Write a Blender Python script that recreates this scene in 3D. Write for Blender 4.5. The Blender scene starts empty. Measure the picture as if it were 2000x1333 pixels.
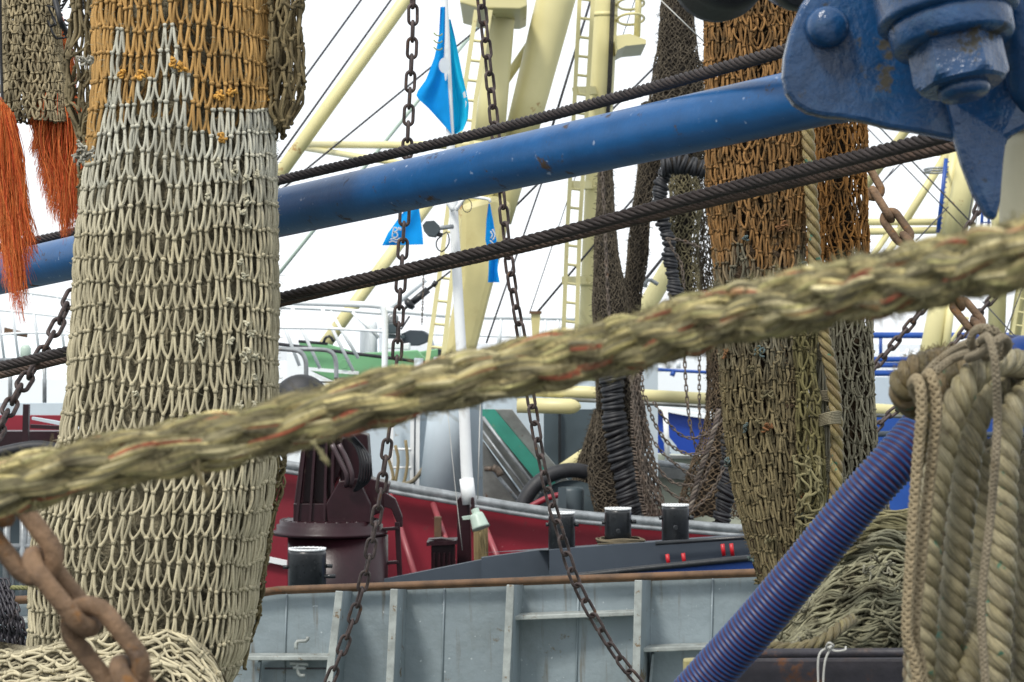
import bpy, math, random
import numpy as np
from mathutils import Vector, Matrix

# ------------------------------------------------------------------ camera, sky, sun, exposure
F = 5000.0          # focal length in photograph pixels
H = 5.0             # eye height above the water
SC = bpy.context.scene
COL = SC.collection
cam = bpy.data.objects.new('camera', bpy.data.cameras.new('camera'))
COL.objects.link(cam)
cam.location = (0, 0, H)
cam.rotation_euler = (math.radians(90), 0, 0)
cam.data.sensor_width = 36
cam.data.lens = 90
cam.data.clip_start = 0.1
cam.data.clip_end = 6000
cam.data.dof.use_dof = True
cam.data.dof.focus_distance = 6.6
cam.data.dof.aperture_fstop = 16.5
SC.camera = cam

SUN_EL, SUN_AZ = math.radians(52), math.radians(212)   # azimuth clockwise from +Y
world = bpy.data.worlds.new('World')
SC.world = world
world.use_nodes = True
nt = world.node_tree
nt.nodes.clear()
out = nt.nodes.new('ShaderNodeOutputWorld')
bg = nt.nodes.new('ShaderNodeBackground')
sky = nt.nodes.new('ShaderNodeTexSky')
sky.sky_type = 'NISHITA'
sky.sun_disc = False
sky.sun_elevation = SUN_EL
sky.sun_rotation = SUN_AZ
sky.air_density = 1.0
sky.dust_density = 1.0
sky.ozone_density = 1.0
hs = nt.nodes.new('ShaderNodeHueSaturation')
hs.inputs['Saturation'].default_value = 0.45           # thin bright cloud over the whole sky
nt.links.new(sky.outputs[0], hs.inputs['Color'])
# bright unbroken cloud: mostly white, a little of the clear sky showing through unevenly
tc = nt.nodes.new('ShaderNodeTexCoord')
cn = nt.nodes.new('ShaderNodeTexNoise')
cn.inputs['Scale'].default_value = 1.6
cn.inputs['Detail'].default_value = 5
nt.links.new(tc.outputs['Generated'], cn.inputs['Vector'])
cr = nt.nodes.new('ShaderNodeMapRange')
cr.inputs[1].default_value, cr.inputs[2].default_value = .35, .65
cr.inputs[3].default_value, cr.inputs[4].default_value = .72, .95
nt.links.new(cn.outputs['Fac'], cr.inputs[0])
cm_ = nt.nodes.new('ShaderNodeMix')
cm_.data_type = 'RGBA'
nt.links.new(cr.outputs[0], cm_.inputs[0])
nt.links.new(hs.outputs[0], cm_.inputs[6])
cm_.inputs[7].default_value = (7.6, 7.9, 8.2, 1)
nt.links.new(cm_.outputs[2], bg.inputs['Color'])
bg.inputs['Strength'].default_value = 0.15
nt.links.new(bg.outputs[0], out.inputs['Surface'])

sl = bpy.data.lights.new('sun', 'SUN')
sl.energy = 2.5
sl.angle = math.radians(11)
sl.color = (1.0, 0.95, 0.87)
sun = bpy.data.objects.new('sun', sl)
COL.objects.link(sun)
sd = Vector((math.sin(SUN_AZ) * math.cos(SUN_EL), math.cos(SUN_AZ) * math.cos(SUN_EL), math.sin(SUN_EL)))
sun.rotation_euler = (-sd).to_track_quat('-Z', 'Y').to_euler()
sun.location = (-5, -10, 30)

SC.view_settings.view_transform = 'Standard'
SC.view_settings.look = 'None'
SC.view_settings.exposure = 0.15
SC.view_settings.gamma = 1.0
SC.cycles.max_bounces = 5
SC.cycles.diffuse_bounces = 2
SC.cycles.glossy_bounces = 2
SC.cycles.transparent_max_bounces = 6

random.seed(7)
RNG = np.random.default_rng(11)
U = random.uniform

# ------------------------------------------------------------------ helpers
def P(X, Y, D):
    return np.array([(X - 1000.0) * D / F, D, H - (Y - 666.5) * D / F])

def px(n, D):                       # n photograph pixels at distance D, in metres
    return n * D / F

def PP(pts):
    return np.array([P(*p) for p in pts])

def nz(a, b, s=0.0):                # smooth numpy noise, about -1..1
    return (np.sin(a * 1.7 + 2.3 * np.sin(b * 1.1 + s) + s * 3.1) +
            np.sin(b * 2.3 + 1.9 * np.sin(a * 0.9 - s * 1.7) + s) +
            np.sin(a * 3.1 + b * 2.7 + s * 5.3) * 0.6) / 2.6

def smooth_curve(ctrl, step):
    """Catmull-Rom through the control points, resampled at equal steps."""
    c = np.asarray(ctrl, float)
    if len(c) == 2:
        d = c
    else:
        e = np.vstack([2 * c[0] - c[1], c, 2 * c[-1] - c[-2]])
        d = []
        for i in range(1, len(e) - 2):
            t = np.linspace(0, 1, 24, endpoint=False)[:, None]
            p0, p1, p2, p3 = e[i - 1], e[i], e[i + 1], e[i + 2]
            d.append(0.5 * (2 * p1 + (p2 - p0) * t + (2 * p0 - 5 * p1 + 4 * p2 - p3) * t * t + (3 * p1 - p0 - 3 * p2 + p3) * t ** 3))
        d = np.vstack(d + [c[-1:]])
    s = np.concatenate([[0], np.cumsum(np.linalg.norm(np.diff(d, axis=0), axis=1))])
    n = max(2, int(round(s[-1] / step)) + 1)
    q = np.linspace(0, s[-1], n)
    return np.stack([np.interp(q, s, d[:, k]) for k in range(3)], 1)

def frames(pts):
    """tangent, normal, binormal along one curve (parallel transport)."""
    T = np.gradient(pts, axis=0)
    T /= np.linalg.norm(T, axis=1)[:, None] + 1e-12
    ref = np.array([0, 1.0, 0]) if abs(T[0][1]) < 0.8 else np.array([1.0, 0, 0])
    N = np.zeros_like(T)
    n = np.cross(np.cross(T[0], ref), T[0])
    n /= np.linalg.norm(n)
    for i in range(len(T)):
        n = n - T[i] * np.dot(n, T[i])
        n /= np.linalg.norm(n) + 1e-12
        N[i] = n
    return T, N, np.cross(T, N)

class MB:
    """collects shapes and links them as ONE mesh object"""
    def __init__(s):
        s.v, s.c, s.tw, s.f, s.p, s.n = [], [], [], [], [], 0
        s.mi_f, s.mi_p = [], []

    def add(s, v, quads=None, polys=None, col=(1, 1, 1), tw=None, mi=0):
        v = np.asarray(v, float).reshape(-1, 3)
        k = len(v)
        col = np.asarray(col, float)
        if col.ndim == 1:
            col = np.tile(col, (k, 1))
        s.v.append(v)
        s.c.append(col.reshape(-1, 3))
        s.tw.append(np.zeros((k, 3)) if tw is None else tw.reshape(-1, 3))
        if quads is not None and len(quads):
            s.f.append(np.asarray(quads, int) + s.n)
            s.mi_f.append(np.full(len(quads), mi))
        if polys:
            for q in polys:
                s.p.append([i + s.n for i in q])
                s.mi_p.append(mi)
        s.n += k

    def tubes(s, pts, rad, sides=6, col=(1, 1, 1), closed=False, cap=True, mi=0, flat=None, vscale=1.0):
        pts = np.asarray(pts, float)
        if pts.ndim == 2:
            pts = pts[None]
        N, n, _ = pts.shape
        if N == 0:
            return
        rad = np.broadcast_to(np.asarray(rad, float), (N, n)) if np.ndim(rad) < 2 or np.shape(rad)[0] == N else rad
        if closed:
            T = np.roll(pts, -1, 1) - np.roll(pts, 1, 1)
        else:
            T = np.gradient(pts, axis=1)
        T = T / (np.linalg.norm(T, axis=2, keepdims=True) + 1e-12)
        if closed:
            a = pts[:, n // 4] - pts[:, 0]
            b = pts[:, n // 2] - pts[:, 0]
            ref = np.cross(a, b)
            ref /= np.linalg.norm(ref, axis=1, keepdims=True) + 1e-12
            ref = np.repeat(ref[:, None], n, 1)
        else:
            ch = pts[:, -1] - pts[:, 0]
            ch = ch / (np.linalg.norm(ch, axis=1, keepdims=True) + 1e-12)
            ref = np.where(np.abs(ch[:, 1:2]) < 0.75, np.array([[0, 1.0, 0]]), np.array([[1.0, 0, 0]]))
            ref = np.repeat(ref[:, None], n, 1)
        B = np.cross(T, ref)
        B = B / (np.linalg.norm(B, axis=2, keepdims=True) + 1e-12)
        M = np.cross(B, T)
        th = np.arange(sides) * 2 * math.pi / sides
        ct, st = np.cos(th), np.sin(th)
        r = rad[:, :, None, None]
        fb = 1.0 if flat is None else flat
        V = pts[:, :, None, :] + r * (ct[None, None, :, None] * M[:, :, None, :] + fb * st[None, None, :, None] * B[:, :, None, :])
        L = np.concatenate([np.zeros((N, 1)), np.cumsum(np.linalg.norm(np.diff(pts, axis=1), axis=2), 1)], 1)
        off = RNG.uniform(0, 50, (N, 1))
        tw = np.stack([np.broadcast_to(ct, (N, n, sides)), np.broadcast_to(st, (N, n, sides)),
                       np.broadcast_to((L * vscale + off)[:, :, None], (N, n, sides))], 3)
        col = np.asarray(col, float)
        if col.ndim == 1:
            C = np.broadcast_to(col, (N, n, sides, 3))
        elif col.ndim == 2:
            C = np.broadcast_to(col[:, None, None, :], (N, n, sides, 3))
        else:
            C = np.broadcast_to(col[:, :, None, :], (N, n, sides, 3))
        i = np.arange(N)[:, None, None] * n * sides
        m = n if closed else n - 1
        j = np.arange(m)[None, :, None]
        j2 = (j + 1) % n
        k = np.arange(sides)[None, None, :]
        k2 = (k + 1) % sides
        q = np.stack([i + j * sides + k, i + j * sides + k2, i + j2 * sides + k2, i + j2 * sides + k], -1).reshape(-1, 4)
        polys = None
        if cap and not closed:
            polys = []
            for a in range(N):
                b0 = a * n * sides
                polys.append(list(range(b0 + sides - 1, b0 - 1, -1)))
                b1 = b0 + (n - 1) * sides
                polys.append(list(range(b1, b1 + sides)))
        s.add(V.reshape(-1, 3), q, polys, C.reshape(-1, 3), tw.reshape(-1, 3), mi)

    def rod(s, p, q, r, sides=16, col=(1, 1, 1), r2=None, mi=0, n=2):
        p, q = np.asarray(p, float), np.asarray(q, float)
        t = np.linspace(0, 1, n)[:, None]
        rr = np.linspace(r, r if r2 is None else r2, n)
        s.tubes((p + (q - p) * t)[None], rr[None], sides, col, mi=mi)

    def box(s, c, sz, rot=None, col=(1, 1, 1), mi=0):
        v = np.array([[x, y, z] for x in (-.5, .5) for y in (-.5, .5) for z in (-.5, .5)]) * np.asarray(sz)
        if rot is not None:
            v = v @ np.array(rot).T
        s.add(v + np.asarray(c), [[0, 1, 3, 2], [4, 6, 7, 5], [0, 4, 5, 1], [2, 3, 7, 6], [0, 2, 6, 4], [1, 5, 7, 3]], None, col, mi=mi)

    def beam(s, p, q, w, d, col=(1, 1, 1), mi=0, up=None):
        """rectangular bar from p to q: w across (in the picture plane), d in depth"""
        p, q = np.asarray(p, float), np.asarray(q, float)
        t = q - p
        L = np.linalg.norm(t)
        t = t / L
        y = np.array([0, 1.0, 0]) if up is None else np.asarray(up, float)
        x = np.cross(t, y)
        x /= np.linalg.norm(x)
        y = np.cross(x, t)
        R = np.stack([x, y, t], 1)
        s.box((p + q) / 2, (w, d, L), R, col, mi)

    def plate(s, pts, d, t, col=(1, 1, 1), mi=0):
        """outline in photograph pixels at distance d (number or one per point), t metres thick, extruded away"""
        n = len(pts)
        ds = d if hasattr(d, '__len__') else [d] * n
        a = np.array([P(x, y, k) for (x, y), k in zip(pts, ds)])
        b = a + np.array([0, t, 0])
        s.add(np.vstack([a, b]), [[i, (i + 1) % n, n + (i + 1) % n, n + i] for i in range(n)],
              [list(range(n - 1, -1, -1)), list(range(n, 2 * n))], col, mi=mi)

    def lathe(s, base, axis, prof, sides=32, col=(1, 1, 1), mi=0, start=0.0):
        axis = np.asarray(axis, float)
        axis /= np.linalg.norm(axis)
        ref = np.array([0, 1.0, 0]) if abs(axis[1]) < .8 else np.array([1.0, 0, 0])
        x = np.cross(axis, ref)
        x /= np.linalg.norm(x)
        y = np.cross(axis, x)
        th = np.arange(sides) * 2 * math.pi / sides + start
        V = []
        for r, h in prof:
            V.append(np.asarray(base) + axis * h + r * (np.cos(th)[:, None] * x + np.sin(th)[:, None] * y))
        n = len(prof)
        q = [[j * sides + k, j * sides + (k + 1) % sides, (j + 1) * sides + (k + 1) % sides, (j + 1) * sides + k] for j in range(n - 1) for k in range(sides)]
        s.add(np.vstack(V), q, [list(range(sides - 1, -1, -1)), list(range((n - 1) * sides, n * sides))], col, mi=mi)

    def grid(s, V, col=(1, 1, 1), wrap=False, mi=0):
        """V: (rows, cols, 3)"""
        R, Cc, _ = V.shape
        q = []
        for i in range(R - 1):
            for j in range(Cc if wrap else Cc - 1):
                j2 = (j + 1) % Cc
                q.append([i * Cc + j, i * Cc + j2, (i + 1) * Cc + j2, (i + 1) * Cc + j])
        s.add(V.reshape(-1, 3), q, None, col, mi=mi)

    def link(s, c, t, roll, a, R, w, col=(1, 1, 1), sides=6, n=16):
        """one chain link centred on c, long axis t"""
        t = np.asarray(t, float)
        t = t / np.linalg.norm(t)
        ref = np.array([0, 1.0, 0]) if abs(t[1]) < .8 else np.array([1.0, 0, 0])
        x = np.cross(t, ref)
        x /= np.linalg.norm(x)
        y = np.cross(t, x)
        side = math.cos(roll) * x + math.sin(roll) * y
        s.tubes((np.asarray(c) + stadium(a, R, n)[:, :1] * t + stadium(a, R, n)[:, 1:] * side)[None], w, sides, col, closed=True)

    def build(s, name, mats, parent=None, smooth=True, bevel=None):
        me = bpy.data.meshes.new(name)
        V = np.vstack(s.v)
        quads = np.vstack(s.f) if s.f else np.zeros((0, 4), int)
        nl = quads.size + sum(len(p) for p in s.p)
        npoly = len(quads) + len(s.p)
        me.vertices.add(len(V))
        me.vertices.foreach_set('co', V.astype(np.float32).ravel())
        me.loops.add(nl)
        li = np.concatenate([quads.ravel()] + [np.array(p) for p in s.p]).astype(np.int32)
        me.loops.foreach_set('vertex_index', li)
        tot = np.array([4] * len(quads) + [len(p) for p in s.p], dtype=np.int32)
        st = np.concatenate([[0], np.cumsum(tot)[:-1]]).astype(np.int32)
        me.polygons.add(npoly)
        me.polygons.foreach_set('loop_start', st)
        me.polygons.foreach_set('loop_total', tot)
        mi = np.concatenate([np.concatenate(s.mi_f) if s.mi_f else np.zeros(0)] + [np.array(s.mi_p)]).astype(np.int32)
        me.polygons.foreach_set('material_index', mi)
        sm = np.ones(npoly, bool) if smooth else np.zeros(npoly, bool)
        if smooth and s.p:
            sm[len(quads):] = tot[len(quads):] <= 4
        me.polygons.foreach_set('use_smooth', sm)
        me.update(calc_edges=True)
        me.validate()
        a = me.attributes.new('col', 'FLOAT_COLOR', 'POINT')
        c4 = np.ones((len(V), 4), np.float32)
        c4[:, :3] = np.vstack(s.c)
        a.data.foreach_set('color', c4.ravel())
        b = me.attributes.new('tw', 'FLOAT_VECTOR', 'POINT')
        b.data.foreach_set('vector', np.vstack(s.tw).astype(np.float32).ravel())
        for m in (mats if isinstance(mats, (list, tuple)) else [mats]):
            me.materials.append(m)
        o = bpy.data.objects.new(name, me)
        COL.objects.link(o)
        if parent is not None:
            o.parent = parent
            o.matrix_parent_inverse = Matrix.Translation(-parent.location)
        if bevel:
            bm = o.modifiers.new('bevel', 'BEVEL')
            bm.width = bevel
            bm.segments = 2
            bm.limit_method = 'ANGLE'
        return o

def build_each(mb, name, mats, parent=None, **kw):
    """one object per shape collected in mb, for things whose pieces are parts of their own"""
    o, n0 = None, 0
    allf = np.vstack(mb.f) if mb.f else np.zeros((0, 4), int)
    allm = np.concatenate(mb.mi_f) if mb.mi_f else np.zeros(0, int)
    for v, c, tw in zip(mb.v, mb.c, mb.tw):
        k = len(v)
        s = MB()
        q = allf[(allf[:, 0] >= n0) & (allf[:, 0] < n0 + k)] - n0
        p = [[i - n0 for i in f] for f in mb.p if n0 <= f[0] < n0 + k]
        s.add(v, q, p, c, tw)
        n0 += k
        o = s.build(name, mats, parent, **kw)
    return o

def stadium(a, R, n=16):
    """closed loop: straight half-length a, end radius R"""
    h = n // 2
    t1 = np.linspace(-math.pi / 2, math.pi / 2, h)
    t2 = np.linspace(math.pi / 2, 3 * math.pi / 2, h)
    return np.vstack([np.stack([a + R * np.cos(t1), R * np.sin(t1)], 1), np.stack([-a + R * np.cos(t2), R * np.sin(t2)], 1)])

def tag(o, label=None, cat=None, group=None, kind=None):
    if label: o['label'] = label
    if cat: o['category'] = cat
    if group: o['group'] = group
    if kind: o['kind'] = kind
    return o

def thing(name, loc, label, cat, group=None):
    o = bpy.data.objects.new(name, None)
    COL.objects.link(o)
    o.location = Vector([float(k) for k in loc])
    o.empty_display_size = 0.1
    return tag(o, label, cat, group)

# ------------------------------------------------------------------ materials
def new_mat(name):
    m = bpy.data.materials.new(name)
    m.use_nodes = True
    nt = m.node_tree
    b = nt.nodes['Principled BSDF']
    return m, nt, b

def N_(nt, kind, **kw):
    n = nt.nodes.new(kind)
    for k, v in kw.items():
        if k in n.inputs.keys():
            n.inputs[k].default_value = v
        else:
            setattr(n, k, v)
    return n

def mixrgb(nt, a, b, fac, mode='MIX'):
    m = nt.nodes.new('ShaderNodeMix')
    m.data_type = 'RGBA'
    m.blend_type = mode
    for sock, val in ((m.inputs[0], fac), (m.inputs[6], a), (m.inputs[7], b)):
        if hasattr(val, 'is_output'):
            nt.links.new(val, sock)
        elif isinstance(val, (tuple, list)):
            sock.default_value = (*val, 1) if len(val) == 3 else val
        else:
            sock.default_value = val
    return m.outputs[2]

def ramp(nt, src, lo, hi):
    r = nt.nodes.new('ShaderNodeMapRange')
    r.inputs[1].default_value = lo
    r.inputs[2].default_value = hi
    r.interpolation_type = 'SMOOTHSTEP'
    nt.links.new(src, r.inputs[0])
    return r.outputs[0]

def noise(nt, scale, detail=4, rough=.6, vec=None, dist=0.0):
    n = nt.nodes.new('ShaderNodeTexNoise')
    n.inputs['Scale'].default_value = scale
    n.inputs['Detail'].default_value = detail
    n.inputs['Roughness'].default_value = rough
    n.inputs['Distortion'].default_value = dist
    if vec is None:
        g = nt.nodes.new('ShaderNodeNewGeometry')
        vec = g.outputs['Position']
    nt.links.new(vec, n.inputs['Vector'])
    return n.outputs['Fac']

def stretched(nt, sx, sy, sz):
    g = nt.nodes.new('ShaderNodeNewGeometry')
    m = nt.nodes.new('ShaderNodeMapping')
    m.inputs['Scale'].default_value = (sx, sy, sz)
    nt.links.new(g.outputs['Position'], m.inputs['Vector'])
    return m.outputs[0]

def paint(name, col, rough=.4, var=.18, vs=3.0, rust=0.0, rs=9.0, rcol=(.10, .045, .02), bump=.12, bs=60.0, streak=0.0,
          metal=0.0, dirt=(.5, .5, .45), dirtamt=.0, spec=.5, coat=0.0, bdist=.002, chips=0.0):
    m, nt, b = new_mat(name)
    n1 = noise(nt, vs, 5, .65)
    c = mixrgb(nt, tuple(k * (1 - var) for k in col), tuple(min(1, k * (1 + var)) for k in col), ramp(nt, n1, .3, .7))
    if dirtamt:
        n3 = noise(nt, vs * 2.7, 8, .7)
        c = mixrgb(nt, c, dirt, ramp(nt, n3, .62 - dirtamt * .15, .62 + .25))
    if streak:
        n4 = noise(nt, 1.0, 4, .6, stretched(nt, 30, 30, 2.0))
        c = mixrgb(nt, c, tuple(k * .45 for k in rcol[:1]) + (rcol[1] * .7, rcol[2] * .7) if False else rcol, ramp(nt, n4, .70 - .12 * streak, .80))
    rgh = None
    if rust:
        n2 = noise(nt, rs, 9, .72)
        mk = ramp(nt, n2, .635 - .16 * rust, .70 - .13 * rust)
        nr = noise(nt, rs * 6, 5, .7)
        rc = mixrgb(nt, tuple(k * .5 for k in rcol), tuple(min(1, k * 1.9) for k in rcol), nr)
        c = mixrgb(nt, c, rc, mk)
        rgh = mk
    if chips:
        n5 = noise(nt, 45, 3, .5)
        c = mixrgb(nt, c, tuple(min(1, k + .25) for k in col), ramp(nt, n5, .72 - .05 * chips, .76))
    nt.links.new(c, b.inputs['Base Color'])
    if rgh is not None:
        mr = nt.nodes.new('ShaderNodeMapRange')
        mr.inputs[3].default_value = rough
        mr.inputs[4].default_value = .85
        nt.links.new(rgh, mr.inputs[0])
        nt.links.new(mr.outputs[0], b.inputs['Roughness'])
    else:
        nr_ = noise(nt, vs * 4, 4, .6)
        mr = nt.nodes.new('ShaderNodeMapRange')
        mr.inputs[3].default_value = max(.05, rough - .12)
        mr.inputs[4].default_value = min(1, rough + .15)
        nt.links.new(nr_, mr.inputs[0])
        nt.links.new(mr.outputs[0], b.inputs['Roughness'])
    b.inputs['Metallic'].default_value = metal
    b.inputs['Specular IOR Level'].default_value = spec
    b.inputs['Coat Weight'].default_value = coat
    b.inputs['Coat Roughness'].default_value = .12
    if bump:
        bp = nt.nodes.new('ShaderNodeBump')
        bp.inputs['Strength'].default_value = bump
        bp.inputs['Distance'].default_value = bdist
        nb = noise(nt, bs, 5, .6)
        nt.links.new(nb, bp.inputs['Height'])
        nt.links.new(bp.outputs[0], b.inputs['Normal'])
    return m

def fibre(name, rough=.75, streak=.35, su=4.0, sv=30.0, dirt=(.09, .07, .04), dirtamt=.35, ds=14.0, bump=.5, bdist=.0012,
          fleck=None, fleckamt=0.0, sheen=.0, spec=.3):
    """yarn: colour from the yarn itself, streaks running along it, grime"""
    m, nt, b = new_mat(name)
    a = N_(nt, 'ShaderNodeAttribute', attribute_name='col')
    t = N_(nt, 'ShaderNodeAttribute', attribute_name='tw')
    mp = nt.nodes.new('ShaderNodeMapping')
    mp.inputs['Scale'].default_value = (su, su, sv)
    nt.links.new(t.outputs['Vector'], mp.inputs['Vector'])
    n1 = noise(nt, 1.0, 4, .7, mp.outputs[0])
    c = mixrgb(nt, a.outputs['Color'], (1 - streak * 1.5,) * 3, ramp(nt, n1, .6, .25), 'MULTIPLY')
    n2 = noise(nt, ds, 6, .7)
    c = mixrgb(nt, c, dirt, ramp(nt, n2, .62 - dirtamt * .3, .9 - dirtamt * .25))
    if fleck:
        n3 = noise(nt, 38, 3, .6)
        c = mixrgb(nt, c, fleck, ramp(nt, n3, .70 - fleckamt * .12, .74 - fleckamt * .08))
    nt.links.new(c, b.inputs['Base Color'])
    b.inputs['Roughness'].default_value = rough
    b.inputs['Specular IOR Level'].default_value = spec
    b.inputs['Sheen Weight'].default_value = sheen
    bp = nt.nodes.new('ShaderNodeBump')
    bp.inputs['Strength'].default_value = bump
    bp.inputs['Distance'].default_value = bdist
    nt.links.new(n1, bp.inputs['Height'])
    nt.links.new(bp.outputs[0], b.inputs['Normal'])
    return m

M = {}
M['twine'] = fibre('pale_twine', streak=.25, su=2.5, sv=260, dirt=(.20, .17, .09), dirtamt=.18, ds=12)
M['oldtwine'] = fibre('weathered_twine', streak=.4, su=2.5, sv=260, dirt=(.045, .035, .018), dirtamt=.55, ds=18, rough=.85)
M['darktwine'] = fibre('dark_twine', streak=.4, su=2, sv=200, dirt=(.02, .016, .012), dirtamt=.5, ds=9, rough=.9)
M['rope'] = fibre('mooring_yarn', streak=.42, su=3.0, sv=60, dirt=(.10, .085, .05), dirtamt=.55, ds=26, bump=.8, bdist=.002, rough=.8)
M['laid'] = fibre('laid_strand', streak=.5, su=6.5, sv=22, dirt=(.085, .062, .028), dirtamt=.5, ds=34, bump=1.0, bdist=.003, rough=.32,
                  fleck=(.05, .16, .10), fleckamt=.55, spec=.5)
M['cord'] = fibre('braided_cord', streak=.3, su=3, sv=420, dirt=(.16, .12, .06), dirtamt=.4, ds=22, bump=1.0, bdist=.002, rough=.85)
M['dolly'] = fibre('orange_fibre', streak=.2, su=1, sv=8, dirt=(.28, .035, .01), dirtamt=.3, ds=16, rough=.6)
M['wire'] = fibre('greased_steel_wire', streak=.35, su=3.5, sv=160, dirt=(.012, .010, .010), dirtamt=.55, ds=30, rough=.55, spec=.3, bump=.6)
M['core'] = paint('net_inside', (.22, .195, .13), rough=.9, var=.6, vs=30, bump=1.0, bs=160, bdist=.008, dirt=(.30, .26, .17), dirtamt=1.2)
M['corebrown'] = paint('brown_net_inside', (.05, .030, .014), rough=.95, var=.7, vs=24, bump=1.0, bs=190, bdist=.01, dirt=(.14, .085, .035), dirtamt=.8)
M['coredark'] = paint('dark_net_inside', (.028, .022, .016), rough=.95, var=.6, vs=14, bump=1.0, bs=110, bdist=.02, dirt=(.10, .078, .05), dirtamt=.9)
M['bluepipe'] = paint('blue_boom_paint', (.004, .076, .225), rough=.33, var=.12, vs=14, rust=.30, rs=13, rcol=(.055, .035, .022), bump=.25, bs=130, chips=1.0, dirt=(.03, .11, .27), dirtamt=.5)
M['bluethick'] = paint('thick_blue_paint', (.007, .043, .120), rough=.22, var=.35, vs=9, rust=.42, rs=17, rcol=(.03, .028, .02), bump=.5, bs=40, bdist=.008, dirt=(.03, .095, .18), dirtamt=.7, coat=.12)
M['creamthick'] = paint('cream_post_paint', (.62, .57, .38), rough=.4, var=.1, bump=.3, bs=60, dirtamt=.3, dirt=(.5, .45, .28))
M['cream'] = paint('cream_mast_paint', (.68, .62, .32), rough=.42, var=.09, vs=.6, rust=.16, rs=3.4, rcol=(.33, .19, .07), bump=.1, bs=20, dirt=(.56, .50, .24), dirtamt=.3)
M['creamrust'] = paint('rusting_cream_paint', (.62, .55, .26), rough=.45, var=.12, vs=1.0, rust=.22, rs=3.0, rcol=(.36, .20, .05), bump=.15, bs=20, dirt=(.45, .36, .14), dirtamt=.6)
M['grey'] = paint('grey_bulwark_paint', (.235, .285, .31), rough=.5, var=.16, vs=1.1, rust=.26, rs=7.5, rcol=(.12, .095, .06), bump=.8, bs=7, bdist=.012, dirt=(.16, .185, .18), dirtamt=1.2, streak=1.15, chips=.5)
M['greyedge'] = paint('worn_grey_edge', (.30, .325, .31), rough=.5, var=.25, vs=14, rust=.35, rs=26, rcol=(.13, .09, .05), bump=.4, bs=90)
M['rustrail'] = paint('rusty_rail', (.115, .062, .030), rough=.7, var=.35, vs=12, rust=.3, rs=20, rcol=(.12, .05, .02), bump=.5, bs=80)
M['red'] = paint('crimson_hull_paint', (.20, .008, .020), rough=.5, var=.14, vs=2, rust=.08, rs=8, rcol=(.10, .03, .03), bump=.2, bs=30, dirt=(.17, .02, .03), dirtamt=.3, chips=.6)
M['maroon'] = paint('maroon_paint', (.020, .005, .008), rough=.34, var=.25, vs=5, rust=.15, rs=14, rcol=(.04, .025, .02), bump=.3, bs=50, dirt=(.04, .014, .018), dirtamt=.4, spec=.35)
M['galv'] = paint('galvanised_rail', (.27, .29, .30), rough=.35, var=.3, vs=12, rust=.3, rs=9, rcol=(.17, .12, .08), bump=.3, bs=60, metal=.3)
M['slate'] = paint('slate_deck_paint', (.042, .055, .072), rough=.5, var=.12, vs=2, bump=.1, bs=40)
M['black'] = paint('black_paint', (.014, .016, .018), rough=.3, var=.3, vs=20, bump=.3, bs=120, dirt=(.12, .13, .13), dirtamt=.35)
M['rubber'] = paint('black_rubber', (.016, .017, .020), rough=.55, var=.3, vs=20, bump=.2, bs=100)
M['white'] = paint('white_paint', (.78, .80, .80), rough=.35, var=.05, vs=2, bump=.05)
M['whiteboat'] = paint('far_white_paint', (.86, .90, .92), rough=.4, var=.04, vs=.5, bump=0)
M['palewall'] = paint('pale_grey_wall_paint', (.50, .58, .63), rough=.45, var=.08, vs=1.2, rust=.05, rs=4, rcol=(.2, .13, .06), bump=.15, bs=14, bdist=.004)
M['steel'] = paint('bare_steel', (.20, .21, .20), rough=.4, var=.3, vs=6, metal=.4, bump=.3, bs=40, rust=.15, rs=8, dirt=(.3, .28, .22), dirtamt=.4)
M['green'] = paint('green_paint', (.17, .40, .20), rough=.45, var=.1, vs=1.0, rust=.04, rs=3, bump=.1, bs=20)
M['belt'] = paint('green_belt', (.03, .23, .17), rough=.5, var=.15, vs=5, bump=.1, dirt=(.3, .27, .15), dirtamt=.2)
M['blueboat'] = paint('blue_hull_paint', (.006, .045, .30), rough=.35, var=.1, vs=.8, bump=.1, bs=10)
M['bluetrim'] = paint('blue_trim_paint', (.012, .07, .32), rough=.4, var=.1, bump=0)
M['chain'] = paint('dark_rusty_chain', (.060, .043, .040), rough=.55, var=.5, vs=45, rust=.35, rs=35, rcol=(.10, .05, .024), bump=.5, bs=200, metal=.2)
M['chainrust'] = paint('rusty_chain', (.17, .105, .060), rough=.8, var=.5, vs=22, rust=.5, rs=20, rcol=(.17, .08, .025), bump=1.0, bs=120, bdist=.004, dirt=(.11, .085, .08), dirtamt=.5)
M['finechain'] = paint('old_fine_chain', (.12, .095, .075), rough=.6, var=.5, vs=30, rust=.3, rs=30, rcol=(.12, .06, .03), bump=.2, bs=160, metal=.3)
M['rustbeam'] = paint('rusting_dark_beam', (.028, .026, .034), rough=.5, var=.4, vs=7, rust=.62, rs=7, rcol=(.10, .042, .018), bump=.6, bs=60, dirt=(.16, .09, .05), dirtamt=.5)
M['lamp'] = paint('mint_lamp_paint', (.42, .52, .45), rough=.4, var=.06, bump=.05)
M['darkgrey'] = paint('dark_grey_paint', (.05, .07, .08), rough=.45, var=.15, bump=.05)
M['redpin'] = paint('red_pin_paint', (.45, .01, .015), rough=.35, var=.1, bump=.05)
M['glass'] = paint('lamp_glass', (.05, .08, .09), rough=.08, var=.1, bump=0)
M['teal'] = paint('teal_wrap', (.02, .10, .12), rough=.6, var=.3, vs=20, bump=.4, bs=90)

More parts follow.
